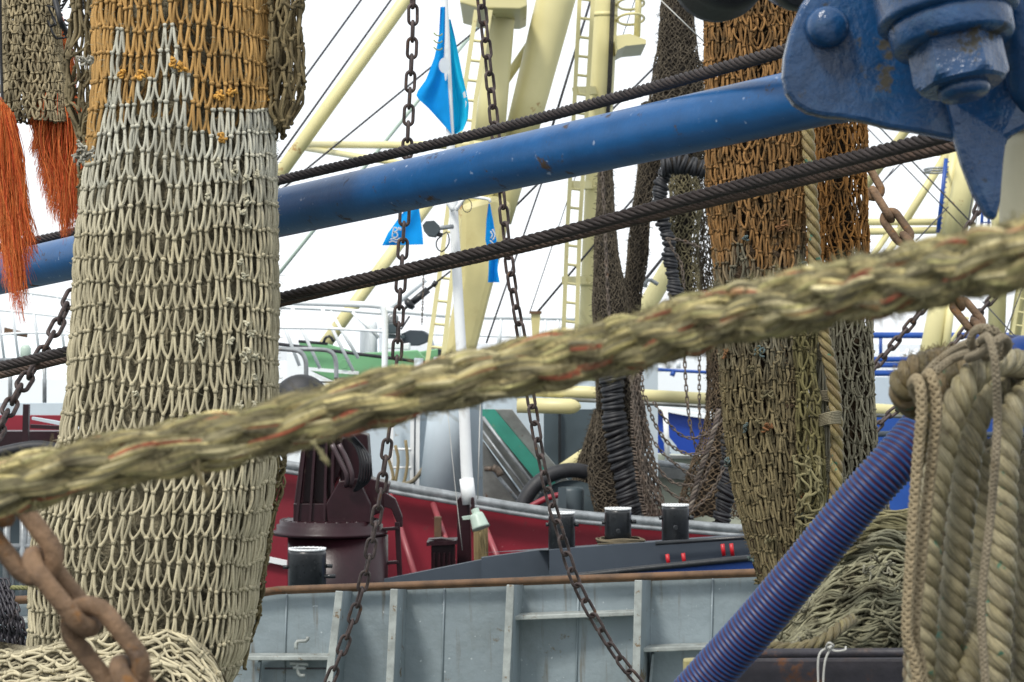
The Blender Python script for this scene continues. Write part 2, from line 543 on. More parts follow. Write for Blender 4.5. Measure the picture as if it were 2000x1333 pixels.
def ribbed():
    m, nt, b = new_mat('ribbed_hose')
    a = N_(nt, 'ShaderNodeAttribute', attribute_name='col')
    n = noise(nt, 22, 6, .7)
    c = mixrgb(nt, a.outputs['Color'], (.10, .09, .12), ramp(nt, n, .56, .85))
    nt.links.new(c, b.inputs['Base Color'])
    b.inputs['Roughness'].default_value = .42
    b.inputs['Specular IOR Level'].default_value = .35
    return m
M['hose'] = ribbed()

def cloth(name, col):
    m, nt, b = new_mat(name)
    nt.nodes.remove(b)
    o = nt.nodes['Material Output']
    d = nt.nodes.new('ShaderNodeBsdfDiffuse')
    t = nt.nodes.new('ShaderNodeBsdfTranslucent')
    n = noise(nt, 9, 3, .5)
    c = mixrgb(nt, tuple(k * .8 for k in col), tuple(min(1, k * 1.15) for k in col), n)
    nt.links.new(c, d.inputs[0]); nt.links.new(c, t.inputs[0])
    mx = nt.nodes.new('ShaderNodeMixShader')
    mx.inputs[0].default_value = .45
    nt.links.new(d.outputs[0], mx.inputs[1]); nt.links.new(t.outputs[0], mx.inputs[2])
    nt.links.new(mx.outputs[0], o.inputs['Surface'])
    return m
M['flag'] = cloth('blue_flag_cloth', (.02, .42, .90))
M['flagsunlit'] = cloth('sunlit_blue_flag_cloth', (.03, .66, 1.0))  # brighter copy of the flag blue: sun through the right fold, put into colour
M['flagwhite'] = cloth('white_flag_print', (.8, .82, .82))
M['flagyellow'] = cloth('yellow_flag_print', (.45, .50, .20))

def water_mat():
    m, nt, b = new_mat('harbour_water')
    b.inputs['Base Color'].default_value = (.03, .06, .065, 1)
    b.inputs['Roughness'].default_value = .12
    bp = nt.nodes.new('ShaderNodeBump')
    bp.inputs['Strength'].default_value = .6
    bp.inputs['Distance'].default_value = .15
    nt.links.new(noise(nt, 1.1, 6, .6), bp.inputs['Height'])
    nt.links.new(bp.outputs[0], b.inputs['Normal'])
    return m
M['water'] = water_mat()
M['quay'] = paint('quay_concrete', (.28, .27, .25), rough=.9, var=.2, vs=1, bump=.5, bs=20)
M['deck'] = paint('deck_steel', (.10, .13, .11), rough=.7, var=.25, vs=2, rust=.3, rs=4, bump=.4, bs=30)

# ------------------------------------------------------------------ setting
b = MB()
b.add([[-3000, -400, 0], [3000, -400, 0], [3000, 5000, 0], [-3000, 5000, 0]], [[0, 1, 2, 3]])
tag(b.build('water', M['water'], smooth=False), kind='structure')
b = MB(); b.box((0, -8.0, 1.6), (60, 16.0, 3.6))
tag(b.build('quay', M['quay'], smooth=False), kind='structure')

# ------------------------------------------------------------------ generic builders
def netting(mb, S, cols, rows, r, colf, ju=.12, jv=.10, wrap=True, drop=0.0, n=7, sides=6, wob=.0, knots=True, lin=.35, pw=3.2, seed=0, ksz=1.0):
    """diamond mesh stretched along v. S(u,v,off)->(...,3); colf(u,v,rnd)->(...,3)"""
    rg = np.random.default_rng(100 + seed)
    C = cols if wrap else cols + 1
    R = rows + 1
    ku = (np.arange(C)[None, :] + .5 * (np.arange(R)[:, None] % 2)) / cols + rg.uniform(-ju, ju, (R, C)) / cols
    kv = (np.arange(R)[:, None] + rg.uniform(-jv, jv, (R, C))) / rows
    ko = rg.uniform(-1, 1, (R, C)) * r * .6
    seg_u0, seg_v0, seg_u1, seg_v1, o0, o1 = [], [], [], [], [], []
    for i in range(rows):
        for d in (0, 1):
            sh = d if i % 2 else d - 1          # neighbours in the next row
            idx = np.arange(C) + sh
            if wrap:
                j = idx % C
                tgt = ku[i + 1, j] + np.floor(idx / C)
                ok = np.ones(C, bool)
            else:
                ok = (idx >= 0) & (idx < C)
                j = np.clip(idx, 0, C - 1)
                tgt = ku[i + 1, j]
            if drop:
                ok &= rg.uniform(0, 1, C) > drop
            seg_u0.append(ku[i][ok]); seg_v0.append(kv[i][ok]); seg_u1.append(tgt[ok]); seg_v1.append(kv[i + 1, j][ok])
            o0.append(ko[i][ok]); o1.append(ko[i + 1, j][ok])
    u0, v0, u1, v1, a0, a1 = [np.concatenate(x) for x in (seg_u0, seg_v0, seg_u1, seg_v1, o0, o1)]
    N = len(u0)
    t = np.linspace(0, 1, n)[None]
    li = np.clip(lin + rg.uniform(-.25, .25, (N, 1)), .05, 1)
    p = pw + rg.uniform(-1, 1, (N, 1))
    e = li * t + (1 - li) * t ** p
    w = np.sin(math.pi * t) * rg.uniform(-1, 1, (N, 1)) * wob / cols
    uu = u0[:, None] + (u1 - u0)[:, None] * e + w
    vv = v0[:, None] + (v1 - v0)[:, None] * t
    bulge = np.sin(math.pi * t) * rg.uniform(-.2, 1.2, (N, 1)) * r * 1.2
    oo = a0[:, None] * (1 - t) + a1[:, None] * t + bulge
    pts = S(uu, vv, oo)
    rr = r * rg.uniform(.85, 1.15, (N, 1)) * np.ones((1, n))
    col = colf(u0, v0, rg.uniform(0, 1, N))
    mb.tubes(pts, rr, sides, col, cap=False)
    if knots:
        k_u, k_v = ku.ravel(), kv.ravel()
        K = len(k_u)
        dv = ksz * .085 / rows
        tv = np.array([-1, -.5, .3, 1])[None]
        pts = S(k_u[:, None] + tv * 0, k_v[:, None] + tv * dv, (ko.ravel()[:, None] + r * .5) + tv * 0)
        kc = colf(k_u, k_v, rg.uniform(0, 1, K)) * .92
        mb.tubes(pts, np.array([.9, 1.75, 1.65, .8])[None] * r * ksz * rg.uniform(.8, 1.2, (K, 1)), sides, kc)
        du = ksz * .16 / cols
        pts = S(k_u[:, None] + tv * du, k_v[:, None] + rg.uniform(-.4, .4, (K, 1)) * dv + tv * dv * .25, (ko.ravel()[:, None] + r * 1.3) + tv * 0)
        mb.tubes(pts, np.array([.6, 1.0, 1.0, .5])[None] * r * ksz, sides, kc * .95)

def column_surface(tab, Dc, y0, y1, depth=.8, warp=(.0, 0.0), lump=.05, seed=0.0, rowwave=0.0, fz=5.0):
    """hanging tube of net whose left and right edges follow tab=[(y,xl,xr)...] in photograph pixels"""
    ty = np.array([t[0] for t in tab], float)
    tl = np.array([t[1] for t in tab], float)
    tr = np.array([t[2] for t in tab], float)
    def S(u, v, off=0.0, shrink=1.0):
        Y = y0 + (y1 - y0) * v
        a = 2 * math.pi * u + warp[0] * np.sin(2 * math.pi * u - 2 * math.pi * warp[1])
        Y = Y + rowwave * nz(3 * np.cos(a), v * 9, seed + 4)
        xl, xr = np.interp(Y, ty, tl), np.interp(Y, ty, tr)
        cx, hw = (xl + xr) / 2, (xr - xl) / 2 * shrink
        k = 1 + lump * nz(2.2 * np.cos(a) + 1.3 * np.sin(a), v * fz, seed) + lump * .6 * nz(5 * np.cos(a), v * fz * 2.2 + np.sin(a) * 3, seed + 2)
        ro = px(hw, Dc)
        ca, sa = np.cos(a), np.sin(a)
        rr = ro * k + off
        x = (cx - 1000) * Dc / F - rr * ca
        y = Dc - (ro * depth * (k + .6 * lump * nz(7 * np.cos(a), v * 7, seed + 6)) + off) * sa
        z = H - (Y - 666.5) * Dc / F + 0 * x
        return np.stack([x, y, z], -1)
    return S

def surf_mesh(mb, S, nu=48, nv=60, v0=0.0, v1=1.0, shrink=.93, rough=.01, seed=3):
    u = np.linspace(0, 1, nu, endpoint=False)[None].repeat(nv, 0)
    v = np.linspace(v0, v1, nv)[:, None].repeat(nu, 1)
    V = S(u, v, RNG.uniform(-1, 1, (nv, nu)) * rough, shrink)
    mb.grid(V, wrap=True)

def net_fuzz(mb, S, n, r, col, L=(.004, .012), u0=0.0, u1=.5, seed=0):
    """broken fibres standing out from the twine"""
    rg = np.random.default_rng(seed)
    u, v = rg.uniform(u0, u1, n), rg.uniform(0, 1, n)
    p = S(u, v, .003)
    a = 2 * math.pi * u
    d = np.stack([-np.cos(a), -np.abs(np.sin(a)) * .6, np.zeros(n)], 1) * .6 + rg.uniform(-.7, .7, (n, 3))
    t = np.linspace(0, 1, 4)[None, :, None]
    l = rg.uniform(*L, (n, 1, 1))
    pts = p[:, None, :] + d[:, None, :] * l * t + rg.uniform(-.5, .5, (n, 1, 3)) * l * t * t
    mb.tubes(pts, r, 3, np.array(col)[None] * rg.uniform(.6, 1.2, (n, 1)), cap=False)

def tuft(mb, c, size, r, col, n=9):
    for _ in range(n):
        d = np.array([U(-1, 1), U(-1, .2), U(-1, 1)]); d /= np.linalg.norm(d) + .01
        e = np.array([U(-1, 1), U(-1, .2), U(-1, 1)])
        t = np.linspace(0, 1, 6)[:, None]
        pts = np.asarray(c) + size * (d * t + .6 * e * np.sin(t * 3))
        mb.tubes(pts[None], r * U(.7, 1.1), 5, np.array(col) * U(.75, 1.15))

def make_chain(name, ctrl, w, pitch, width, mat, label, group=None, roll0=0.0, sag=None, seed=0):
    """chain thing whose links are parts; w wire radius, pitch link spacing, width outer width (metres)"""
    pts = smooth_curve(PP(ctrl), pitch)
    T, Nn, Bb = frames(pts)
    root = thing(name, pts[0], label, 'chain', group)
    R = width / 2 - w
    a = pitch / 2 + w - .0 - R
    a = max(a, w * .3)
    mb = MB()
    mb.tubes(np.concatenate([stadium(a, R, 20), np.zeros((20, 1))], 1)[None], w, 8, closed=True)
    src = None
    rg = random.Random(seed)
    for i in range(len(pts)):
        t = Vector(T[i]); 
        roll = roll0 + (i % 2) * math.pi / 2 + rg.uniform(-.22, .22)
        side = (Vector(Nn[i]) * math.sin(roll) + Vector(Bb[i]) * math.cos(roll)).normalized()
        nrm = t.cross(side).normalized()
        Mx = Matrix((t, side, nrm)).transposed().to_4x4()
        Mx.translation = Vector(pts[i]) - root.location
        if src is None:
            o = mb.build('link', mat, root)
            o.matrix_parent_inverse = Matrix.Identity(4)
            src = o
        else:
            o = src.copy()
            COL.objects.link(o)
            o.parent = root
            o.matrix_parent_inverse = Matrix.Identity(4)
        o.matrix_basis = Mx
    return root

def fine_chain(name, ctrl, w, pitch, width, mat, label=None, group=None, parent=None, sides=5):
    pts = smooth_curve(ctrl if isinstance(ctrl, np.ndarray) else PP(ctrl), pitch)
    T, Nn, Bb = frames(pts)
    R = width / 2 - w
    a = max(pitch / 2 + w - R, w * .3)
    st = stadium(a, R, 12)
    L = []
    for i in range(len(pts)):
        roll = (i % 2) * math.pi / 2 + U(-.5, .5)
        side = Nn[i] * math.sin(roll) + Bb[i] * math.cos(roll)
        L.append(pts[i] + st[:, :1] * T[i] + st[:, 1:] * side)
    mb = MB()
    mb.tubes(np.array(L), w, sides, closed=True)
    o = mb.build(name, mat, parent)
    if label: tag(o, label, 'chain', group)
    return o

def laid_rope(mb, pts, R, col, strands=3, pitch=None, hand=1, sides=12, jitter=.06, phase=0.0, seed=0):
    """rope of helical strands round the curve pts (already densely sampled)"""
    rg = np.random.default_rng(seed + 5)
    T, Nn, Bb = frames(pts)
    s = np.concatenate([[0], np.cumsum(np.linalg.norm(np.diff(pts, axis=0), axis=1))])
    pitch = pitch or R * 7.0
    ks = {3: (.53, .485), 4: (.56, .46), 6: (.66, .35)}[strands]
    arr, cc = [], []
    for k in range(strands):
        ph = hand * 2 * math.pi * s / pitch + 2 * math.pi * k / strands + phase
        a = ks[0] * R
        arr.append(pts + a * (np.cos(ph)[:, None] * Nn + np.sin(ph)[:, None] * Bb))
        c = np.asarray(col[k % len(col)] if np.ndim(col) > 1 else col, float)
        var = 1 + jitter * 2 * np.interp(s, np.linspace(0, s[-1], 12), rg.uniform(-1, 1, 12))
        cc.append(c[None] * var[:, None])
    mb.tubes(np.array(arr), ks[1] * R, sides, np.array(cc))

def wire_rope(name, ctrl, R, label, strands=6, pitch=None, group=None, col=(.038, .029, .027)):
    pts = smooth_curve(PP(ctrl), R * .9)
    mb = MB()
    laid_rope(mb, pts, R, col, 6, pitch or R * 9, 1, 8, .15)
    mb.tubes(pts[None, ::4], R * .6, 6, (.02, .018, .018))
    o = mb.build(name, M['wire'])
    return tag(o, label, 'steel cable', group)

def thin_line(name, ctrl, r, mat, label, cat='cable', group=None, sides=5):
    pts = PP(ctrl)
    if len(pts) > 2:
        pts = smooth_curve(pts, .15)
    mb = MB()
    mb.tubes(pts[None], r, sides, (.03, .03, .035))
    return tag(mb.build(name, mat), label, cat, group)


M['line'] = paint('dark_line', (.02, .02, .026), rough=.6, bump=0)
# ------------------------------------------------------------------ near ship's blue gear, top right
D0 = 3.3
root = thing('derrick_fitting', P(1750, 150, D0), 'thickly painted blue swivel fitting with a big hex nut above the cable ends', 'rigging fitting')
# plate with rounded nose
pl = [(1640, -60), (1600, -40), (1566, 8), (1545, 60), (1533, 110), (1530, 150), (1537, 182), (1552, 204), (1578, 220), (1610, 228), (1650, 231),
      (1690, 238), (1735, 250), (1790, 258), (1850, 270), (1905, 282), (1960, 270), (1990, 120), (1990, -60)]
b = MB(); b.plate(pl, D0 + .10, .035)
o = b.build('lug_plate', M['bluethick'], root, smooth=False, bevel=.006)
b = MB()
c = P(1608, 52, D0 + .10)
b.lathe(c + [0, .04, 0], (.08, -1, -.05), [(px(44, D0), 0), (px(43, D0), .05), (px(40, D0), .068), (px(30, D0), .074), (px(10, D0), .076)], 28)
b.build('pin_head', M['bluethick'], root)
b = MB()
b.lathe(P(1760, -70, D0 + .16), (0, -1, 0), [(px(95, D0), -.05), (px(95, D0), .055), (px(88, D0), .062), (px(60, D0), .062)], 40)
b.build('boss', M['bluethick'], root)
# swivel cylinder, collar, nut, bolt end: axis down, slightly right and towards the camera
ax = np.array([.17, -.22, -1.0]); ax /= np.linalg.norm(ax)
top = P(1832, -62, D0 - .05)
u = px(1, D0)
b = MB()
b.lathe(top, ax, [(132 * u, -60 * u), (134 * u, 0), (134 * u, 88 * u), (137 * u, 92 * u), (137 * u, 100 * u), (132 * u, 106 * u), (112 * u, 108 * u)], 56)
b.build('swivel_housing', M['bluethick'], root)
b = MB()
b.lathe(top, ax, [(108 * u, 100 * u), (119 * u, 108 * u), (120 * u, 116 * u), (118 * u, 150 * u), (112 * u, 158 * u), (80 * u, 160 * u)], 56)
b.build('collar', M['bluethick'], root)
# hex nut with chamfered foot
b = MB()
prof = []
sides = 48
def hexr(th, rr, cut):
    k = (th + math.pi / 6) % (math.pi / 3) - math.pi / 6
    return min(rr / math.cos(k) * .866, cut)
rows = []
x = np.cross(ax, [0, 1.0, 0]); x /= np.linalg.norm(x); y = np.cross(ax, x)
for h, rr, cut in ((156, 86, 84), (160, 91, 90), (222, 92, 92), (230, 92, 89), (238, 92, 82), (244, 92, 74), (244, 50, 50)):
    ring = []
    for k in range(sides):
        th = 2 * math.pi * k / sides
        q = hexr(th + .38, rr, cut) * u
        ring.append(top + ax * h * u + q * (math.cos(th) * x + math.sin(th) * y))
    rows.append(ring)
b.grid(np.array(rows), wrap=True)
b.build('hex_nut', M['bluethick'], root, smooth=False)
b = MB()
b.lathe(top, ax, [(50 * u, 235 * u), (50 * u, 254 * u), (44 * u, 263 * u), (28 * u, 267 * u), (5 * u, 268 * u)], 28)
b.build('bolt_end', M['bluethick'], root)

# post behind it: blue above, cream below, with a gusset
root = thing('derrick_post', P(2050, 700, D0 + .25), 'cream and blue painted post with a wedge shaped blue gusset under the big nut', 'post')
b = MB(); b.rod(P(2046, -120, D0 + .25), P(2046, 262, D0 + .25), px(98, D0 + .25), 48, n=8)
b.build('blue_sleeve', M['bluethick'], root)
b = MB(); b.rod(P(2046, 250, D0 + .25), P(2046, 528, D0 + .25), px(93, D0 + .25), 48, n=8)
b.lathe(P(2046, 500, D0 + .25), (0, 0, -1), [(px(100, D0), 0), (px(100, D0), .018), (px(60, D0), .03)], 40)
b.build('cream_tube', M['creamthick'], root)
b = MB()
g = [(1838, 170), (1850, 205), (1864, 262), (1880, 320), (1902, 378), (1926, 420), (1946, 434), (1956, 395), (1962, 320), (1968, 272), (2010, 250), (2040, 242), (2040, 120), (1990, 90)]
gd = [D0 + .085 - max(0, min(1, (x_ - 1838) / 110)) * .03 for x_, y_ in g]
a = np.array([P(x_, y_, d_) for (x_, y_), d_ in zip(g, gd)])
b.plate(g, gd, .03)
b.build('gusset', M['bluethick'], root, smooth=False, bevel=.008)
b = MB()
b.lathe(P(1985, -10, D0 + .02), (.15, .3, -1), [(px(40, D0), -.1), (px(44, D0), .02), (px(36, D0), .12), (px(14, D0), .16)], 24)
b.build('weld_lump', M['bluethick'], root)

# dark sheave at the top edge
root = thing('cable_sheave', P(1412, -45, 3.9), 'black rubber edged sheave hanging into the top of the picture above the rust coloured net', 'pulley')
b = MB(); b.lathe(P(1412, -58, 3.9), (.15, -1, .12), [(px(60, 3.9), -.07), (px(86, 3.9), -.06), (px(92, 3.9), -.03), (px(84, 3.9), 0), (px(92, 3.9), .03), (px(86, 3.9), .06), (px(30, 3.9), .07)], 48)
b.build('sheave_wheel', M['rubber'], root)
b = MB(); b.lathe(P(1548, -30, 3.7), (.1, -1, -.2), [(px(30, 3.7), -.07), (px(48, 3.7), -.05), (px(50, 3.7), .03), (px(36, 3.7), .06)], 32)
b.build('pin_cap', M['black'], root)

# long blue boom
root = thing('blue_boom', P(1700, 163, 4.65), 'scuffed dark blue tubular boom slanting behind the pale net up to the hex nut fitting', 'boom')
pa, pb = P(-400, 622, 7.9), P(1790, 146, 4.45)
pa = pa + (pa - pb) * .3
b = MB(); b.rod(pa, pb, .0555, 56, n=60)
b.build('boom_tube', M['bluepipe'], root)
b = MB()
t = .86
for t in (.972,):
    c = pa + (pb - pa) * t
    b = MB(); b.rod(c - (pb - pa) * .004, c + (pb - pa) * .004, .0575, 56)
    b.build('weld_ring', M['bluepipe'], root)

# steel cables
wire_rope('steel_cable', [(-900, 686, 8.6), (-200, 528, 7.25), (0, 484, 6.95), (150, 452, 6.75), (535, 355, 6.2), (1000, 245, 5.5), (1530, 100, 4.55), (1640, 66, 4.4)], .0125, 'uppermost greased steel cable running just above the blue boom')
wire_rope('steel_cable', [(-900, 914, 7.0), (-200, 760, 6.4), (140, 684, 6.1), (535, 585, 5.7), (1000, 478, 5.2), (1400, 374, 4.8), (1860, 262, 4.2), (1990, 228, 4.0)], .0128, 'dark steel cable below the blue boom, upper of the close pair')
wire_rope('steel_cable', [(-900, 935, 7.15), (-200, 778, 6.55), (140, 698, 6.25), (535, 594, 5.85), (1000, 489, 5.35), (1400, 391, 4.95), (1870, 283, 4.35), (2000, 254, 4.15)], .0115, 'browner steel cable below the blue boom, lower of the close pair', col=(.085, .055, .04))

# ------------------------------------------------------------------ the big pale net, left
PALE = np.array([.52, .465, .315]); PALE2 = np.array([.58, .565, .465]); ORG = np.array([.50, .295, .10]); OLIVE = np.array([.20, .165, .085])
tab = [(-80, 186, 528), (0, 186, 530), (150, 183, 533), (300, 172, 536), (450, 160, 538), (600, 150, 540), (760, 135, 540), (850, 120, 538), (950, 88, 532),
       (1030, 66, 522), (1120, 58, 510), (1200, 60, 502), (1260, 60, 490), (1310, 70, 470), (1350, 100, 446), (1400, 160, 410)]
DN = 5.5
NY0, NY1, NROW = -465, 1385, 38
S = column_surface(tab, DN, NY0, NY1, depth=.75, warp=(.45, .12), lump=.045, seed=1.3, rowwave=14, fz=4)
def ang(u): return 2 * math.pi * u + .45 * np.sin(2 * math.pi * u - 2 * math.pi * .12)
def is_orange(u, v):
    Y = NY0 + (NY1 - NY0) * v
    f = .5 - .5 * np.cos(ang(u % 1.0))                      # 0 left edge .. 1 right edge on the front
    lim = np.where(f < .09, 292, np.where(f < .30, 205, np.where(f < .60, 178, np.where(f < .70, 250, 205 + (f - .70) * 90))))
    lim = np.where((f > .13) & (f < .20), 85, lim)
    lim = np.where((f > .40) & (f < .52), 92, lim)
    return Y < lim
root = thing('cod_end_net', P(340, -80, DN), 'large hanging trawl net, ochre at the top and pale cream twine below', 'fishing net')
def colf_for(which):
    def f(u, v, rnd):
        Y = NY0 + (NY1 - NY0) * v
        k = np.clip((Y - 280) / 170, 0, 1)[..., None]
        g = PALE2 * (1 - k) + PALE * k
        base = ORG if which == 'o' else g
        return base * (0.70 + .42 * rnd[..., None] + .12 * nz(u * 26, v * 17, 3.3)[..., None])
    return f
class SplitMB(MB):
    pass
def netting_split(S, cols, rows, r, **kw):
    """same net built twice, keeping only the bars of one colour, so that each colour is its own part"""
    for which, nm in (('o', 'ochre_netting'), ('p', 'cream_netting')):
        mb = MB()
        keep = []
        class F_(MB):
            def tubes(s, pts, rad, sides=6, col=(1, 1, 1), **k2):
                m = s.mask
                if len(m) != len(pts):
                    return MB.tubes(s, pts, rad, sides, col, **k2)
                MB.tubes(s, pts[m], np.broadcast_to(rad, pts.shape[:2])[m], sides, col[m], **k2)
        mb = F_()
        def cf(u, v, rnd, which=which, mb=mb):
            o = is_orange(u, v + .012)
            mb.mask = o if which == 'o' else ~o
            return colf_for(which)(u, v, rnd)
        netting(mb, S, cols, rows, r, cf, **kw)
        yield nm, mb
for nm, mb in netting_split(S, 98, NROW, .0033, ju=.23, jv=.08, n=9, sides=6, lin=.28, pw=4.2, seed=2, wob=.14, drop=.004):
    if nm == 'cream_netting':
        for _ in range(26):                                       # mended places: clumps of knots
            f0 = random.choice([.25, .38, .5, .62, .64, .66, .68, .70]) + U(-.04, .04)
            uu = math.acos(1 - 2 * f0) / (2 * math.pi) * .93 + .03
            vv = U(.42, .73)
            tuft(mb, S(np.array(uu), np.array(vv), .006), U(.007, .012), .0030, (.52, .49, .36), 6)
    else:
        for f0, Y in ((.14, 160), (.21, 158), (.33, 150), (.36, 158), (.53, 190), (.60, 185), (.86, 185), (.55, 268)):
            uu = math.acos(1 - 2 * f0) / (2 * math.pi) * .93 + .03
            tuft(mb, S(np.array(uu), np.array((Y - NY0) / (NY1 - NY0)), .006), .011, .0028, (.62, .33, .07), 12)
    mb.build(nm, M['twine'], root)
b = MB(); net_fuzz(b, S, 3200, .00045, (.42, .39, .27), seed=5)
b.build('broken_fibres', M['twine'], root)
Sin = column_surface(tab, DN, NY0, NY1, depth=.68, warp=(.2, .4), lump=.07, seed=7.7, rowwave=8, fz=6)
b = MB()
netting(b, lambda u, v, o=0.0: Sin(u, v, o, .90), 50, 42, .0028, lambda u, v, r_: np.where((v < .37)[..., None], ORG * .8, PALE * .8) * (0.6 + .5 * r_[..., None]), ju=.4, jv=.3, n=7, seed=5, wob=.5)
b.build('inner_layer', M['oldtwine'], root)
b = MB(); surf_mesh(b, Sin, 60, 140, shrink=.80, rough=.012)
b.build('lining', M['core'], root)

# loose frayed flaps either side of its top
def flap(mb, tab, D, y0, y1, cols, rows, r, col, seed, depth=.6, wob=1.0):
    Sf = column_surface(tab, D, y0, y1, depth=depth, warp=(.3, .2), lump=.16, seed=seed, rowwave=10, fz=6)
    netting(mb, Sf, cols, rows, r, lambda u, v, q: np.array(col) * (.6 + .7 * q[..., None]), ju=.45, jv=.4, n=9, seed=int(seed * 10), wob=wob * .6, lin=.4)
    return Sf
b = MB()
flap(b, [(-60, 525, 600), (60, 528, 585), (150, 530, 592), (200, 530, 588), (225, 532, 572), (250, 545, 562)], 5.45, -60, 236, 14, 6, .0034, (.21, .165, .085), 3.1)
flap(b, [(-60, 528, 560), (150, 530, 575), (250, 534, 556)], 5.5, -60, 252, 8, 5, .0034, (.17, .13, .065), 3.7)
b.build('frayed_flap', M['oldtwine'], root)
b = MB()
flap(b, [(-60, 140, 200), (60, 140, 196), (130, 126, 192), (200, 128, 190), (245, 150, 188), (300, 160, 184), (400, 156, 176), (520, 152, 168)], 5.55, -60, 260, 15, 7, .0032, (.24, .195, .11), 2.2)
flap(b, [(240, 156, 188), (400, 154, 178), (520, 150, 170), (600, 150, 160)], 5.5, 200, 560, 5, 12, .0028, (.20, .165, .09), 2.6)
for p_ in ((168, 120), (160, 290), (172, 300), (156, 310)):
    tuft(b, P(*p_, 5.35), .016, .0026, (.50, .48, .40), 14)
b.build('frayed_flap', M['oldtwine'], root)

b = MB()
flap(b, [(820, 528, 545), (900, 524, 556), (960, 520, 552), (1010, 515, 534), (1200, 488, 506), (1290, 455, 478)], 5.62, 820, 1290, 6, 16, .0030, (.20, .165, .085), 2.9)
b.build('frayed_flap', M['oldtwine'], root)

# folded foot of the net: horizontal swags bottom left
def mound_surface(x0, x1, ytop, ybot, D, bulge, seed, lump=.02):
    """u down the face, v along x"""
    def S_(u, v, off=0.0):
        X = x0 + (x1 - x0) * v
        yt = np.interp(X, [p_[0] for p_ in ytop], [p_[1] for p_ in ytop])
        yb = np.interp(X, [p_[0] for p_ in ybot], [p_[1] for p_ in ybot])
        Y = yt + (yb - yt) * u
        h = np.sin(np.clip(u, 0, 1) * math.pi * .62 + .25)
        d = D - bulge * h - lump * nz(v * 9, u * 5, seed) - lump * .6 * nz(v * 23, u * 13, seed + 3) - off
        x = (X - 1000) * D / F
        z = H - (Y - 666.5) * D / F + 0 * x + lump * .5 * nz(v * 14, u * 9, seed + 8)
        return np.stack([x, d, z], -1)
    return S_
Sm = mound_surface(-520, 500, [(-520, 1290), (-80, 1262), (60, 1262), (150, 1252), (260, 1234), (330, 1226), (380, 1246), (420, 1290), (450, 1350), (500, 1400)], [(-520, 1420), (500, 1420)], 5.35, .16, 4.0, .022)
b = MB()
cm = lambda u, v, q: PALE * (.72 + .5 * q[..., None])
netting(b, Sm, 16, 30, .0034, cm, ju=.35, jv=.25, wrap=False, n=9, seed=21, wob=.7, lin=.7, sides=7)
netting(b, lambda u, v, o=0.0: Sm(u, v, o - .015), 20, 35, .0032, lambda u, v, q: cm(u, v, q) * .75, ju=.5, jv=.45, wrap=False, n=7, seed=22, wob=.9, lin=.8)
b.build('folded_foot', M['twine'], root)
b = MB()
uu, vv = np.meshgrid(np.linspace(-.05, 1, 30), np.linspace(0, 1, 150), indexing='ij')
b.grid(Sm(uu, vv, -.035)); b.build('foot_lining', M['core'], root)

# ------------------------------------------------------------------ small brown net, strap and orange fibre, far left top
DB = 6.2
root = thing('brown_net_bag', P(62, -80, DB), 'small brown net hanging at the top left corner beside the ochre net', 'fishing net')
tab2 = [(-80, 6, 112), (0, 8, 112), (100, 6, 118), (180, 4, 124), (240, 2, 126)]
S2 = column_surface(tab2, DB, -80, 236, depth=.5, warp=(.3, .1), lump=.05, seed=5.5, rowwave=5, fz=4)
b = MB()
netting(b, S2, 44, 17, .0029, lambda u, v, q: np.array([.44, .37, .23]) * (.7 + .55 * q[..., None]), ju=.25, jv=.12, n=7, seed=31, wob=.4)
netting(b, lambda u, v, o=0.0: S2(u, v, o, .85), 30, 17, .0028, lambda u, v, q: np.array([.24, .19, .11]) * (.6 + .5 * q[..., None]), ju=.4, jv=.3, n=6, seed=32, wob=.6)
b.build('netting', M['oldtwine'], root)
b = MB(); surf_mesh(b, S2, 40, 40, v0=0, v1=.70, shrink=.6, rough=.01)
b.build('lining', M['core'], root)

def hair(mb, anchors, ends, D, n, cols, r=.0008, wav=.02, taper=.4, steps=16):
    arr, cc = [], []
    for _ in range(n):
        a, z = U(0, 1), U(0, 1)
        xa = anchors[0][0] + (anchors[1][0] - anchors[0][0]) * a
        ya = anchors[0][1] + (anchors[1][1] - anchors[0][1]) * a + U(-18, 12)
        q = min(1, max(0, a + random.gauss(0, .16)))
        i = q * (len(ends) - 1); k = min(int(i), len(ends) - 2); f = i - k
        xe = ends[k][0] + (ends[k + 1][0] - ends[k][0]) * f
        ye = ends[k][1] + (ends[k + 1][1] - ends[k][1]) * f
        l = random.choice([1, 1, .95, .85, U(.4, 1), U(.5, 1.05)])
        d = D + random.gauss(0, .03)
        t = np.linspace(0, 1, steps)
        ph, fr = U(0, 7), U(1.2, 3)
        X = xa + (xe - xa) * t ** 1.4 * l + np.sin(t * fr * 3 + ph) * U(1, 9) * t + np.sin(t * 17 + ph) * U(0, 2.2) + (mid_bulge * math.sin(1) * (a - .5) * np.sin(np.clip(t * 1.5, 0, 1) * math.pi))
        Y = ya + (ye - ya) * t * l * U(.93, 1.07)
        arr.append(np.stack([(X - 1000) * d / F, np.full(steps, d) + .02 * np.sin(t * 4 + ph), H - (Y - 666.5) * d / F], 1))
        c = np.array(random.choice(cols)) * U(.7, 1.25)
        cc.append(c)
    rr = r * np.linspace(1.15, taper, steps)
    mb.tubes(np.array(arr), np.tile(rr, (len(arr), 1)), 3, np.array(cc), cap=False)
OC = [(.80, .17, .045), (.88, .23, .06), (.68, .10, .03), (.85, .30, .09)]
mid_bulge = 46
b = MB()
hair(b, [(84, 190), (150, 200)], [(62, 300), (92, 400), (124, 452), (132, 444), (162, 436)], 6.26, 1500, OC)
hair(b, [(100, 225), (165, 240)], [(120, 395), (150, 430), (168, 410)], 6.28, 380, OC)
hair(b, [(118, 40), (122, 60)], [(112, 230), (128, 300), (144, 320)], 6.35, 520, OC)
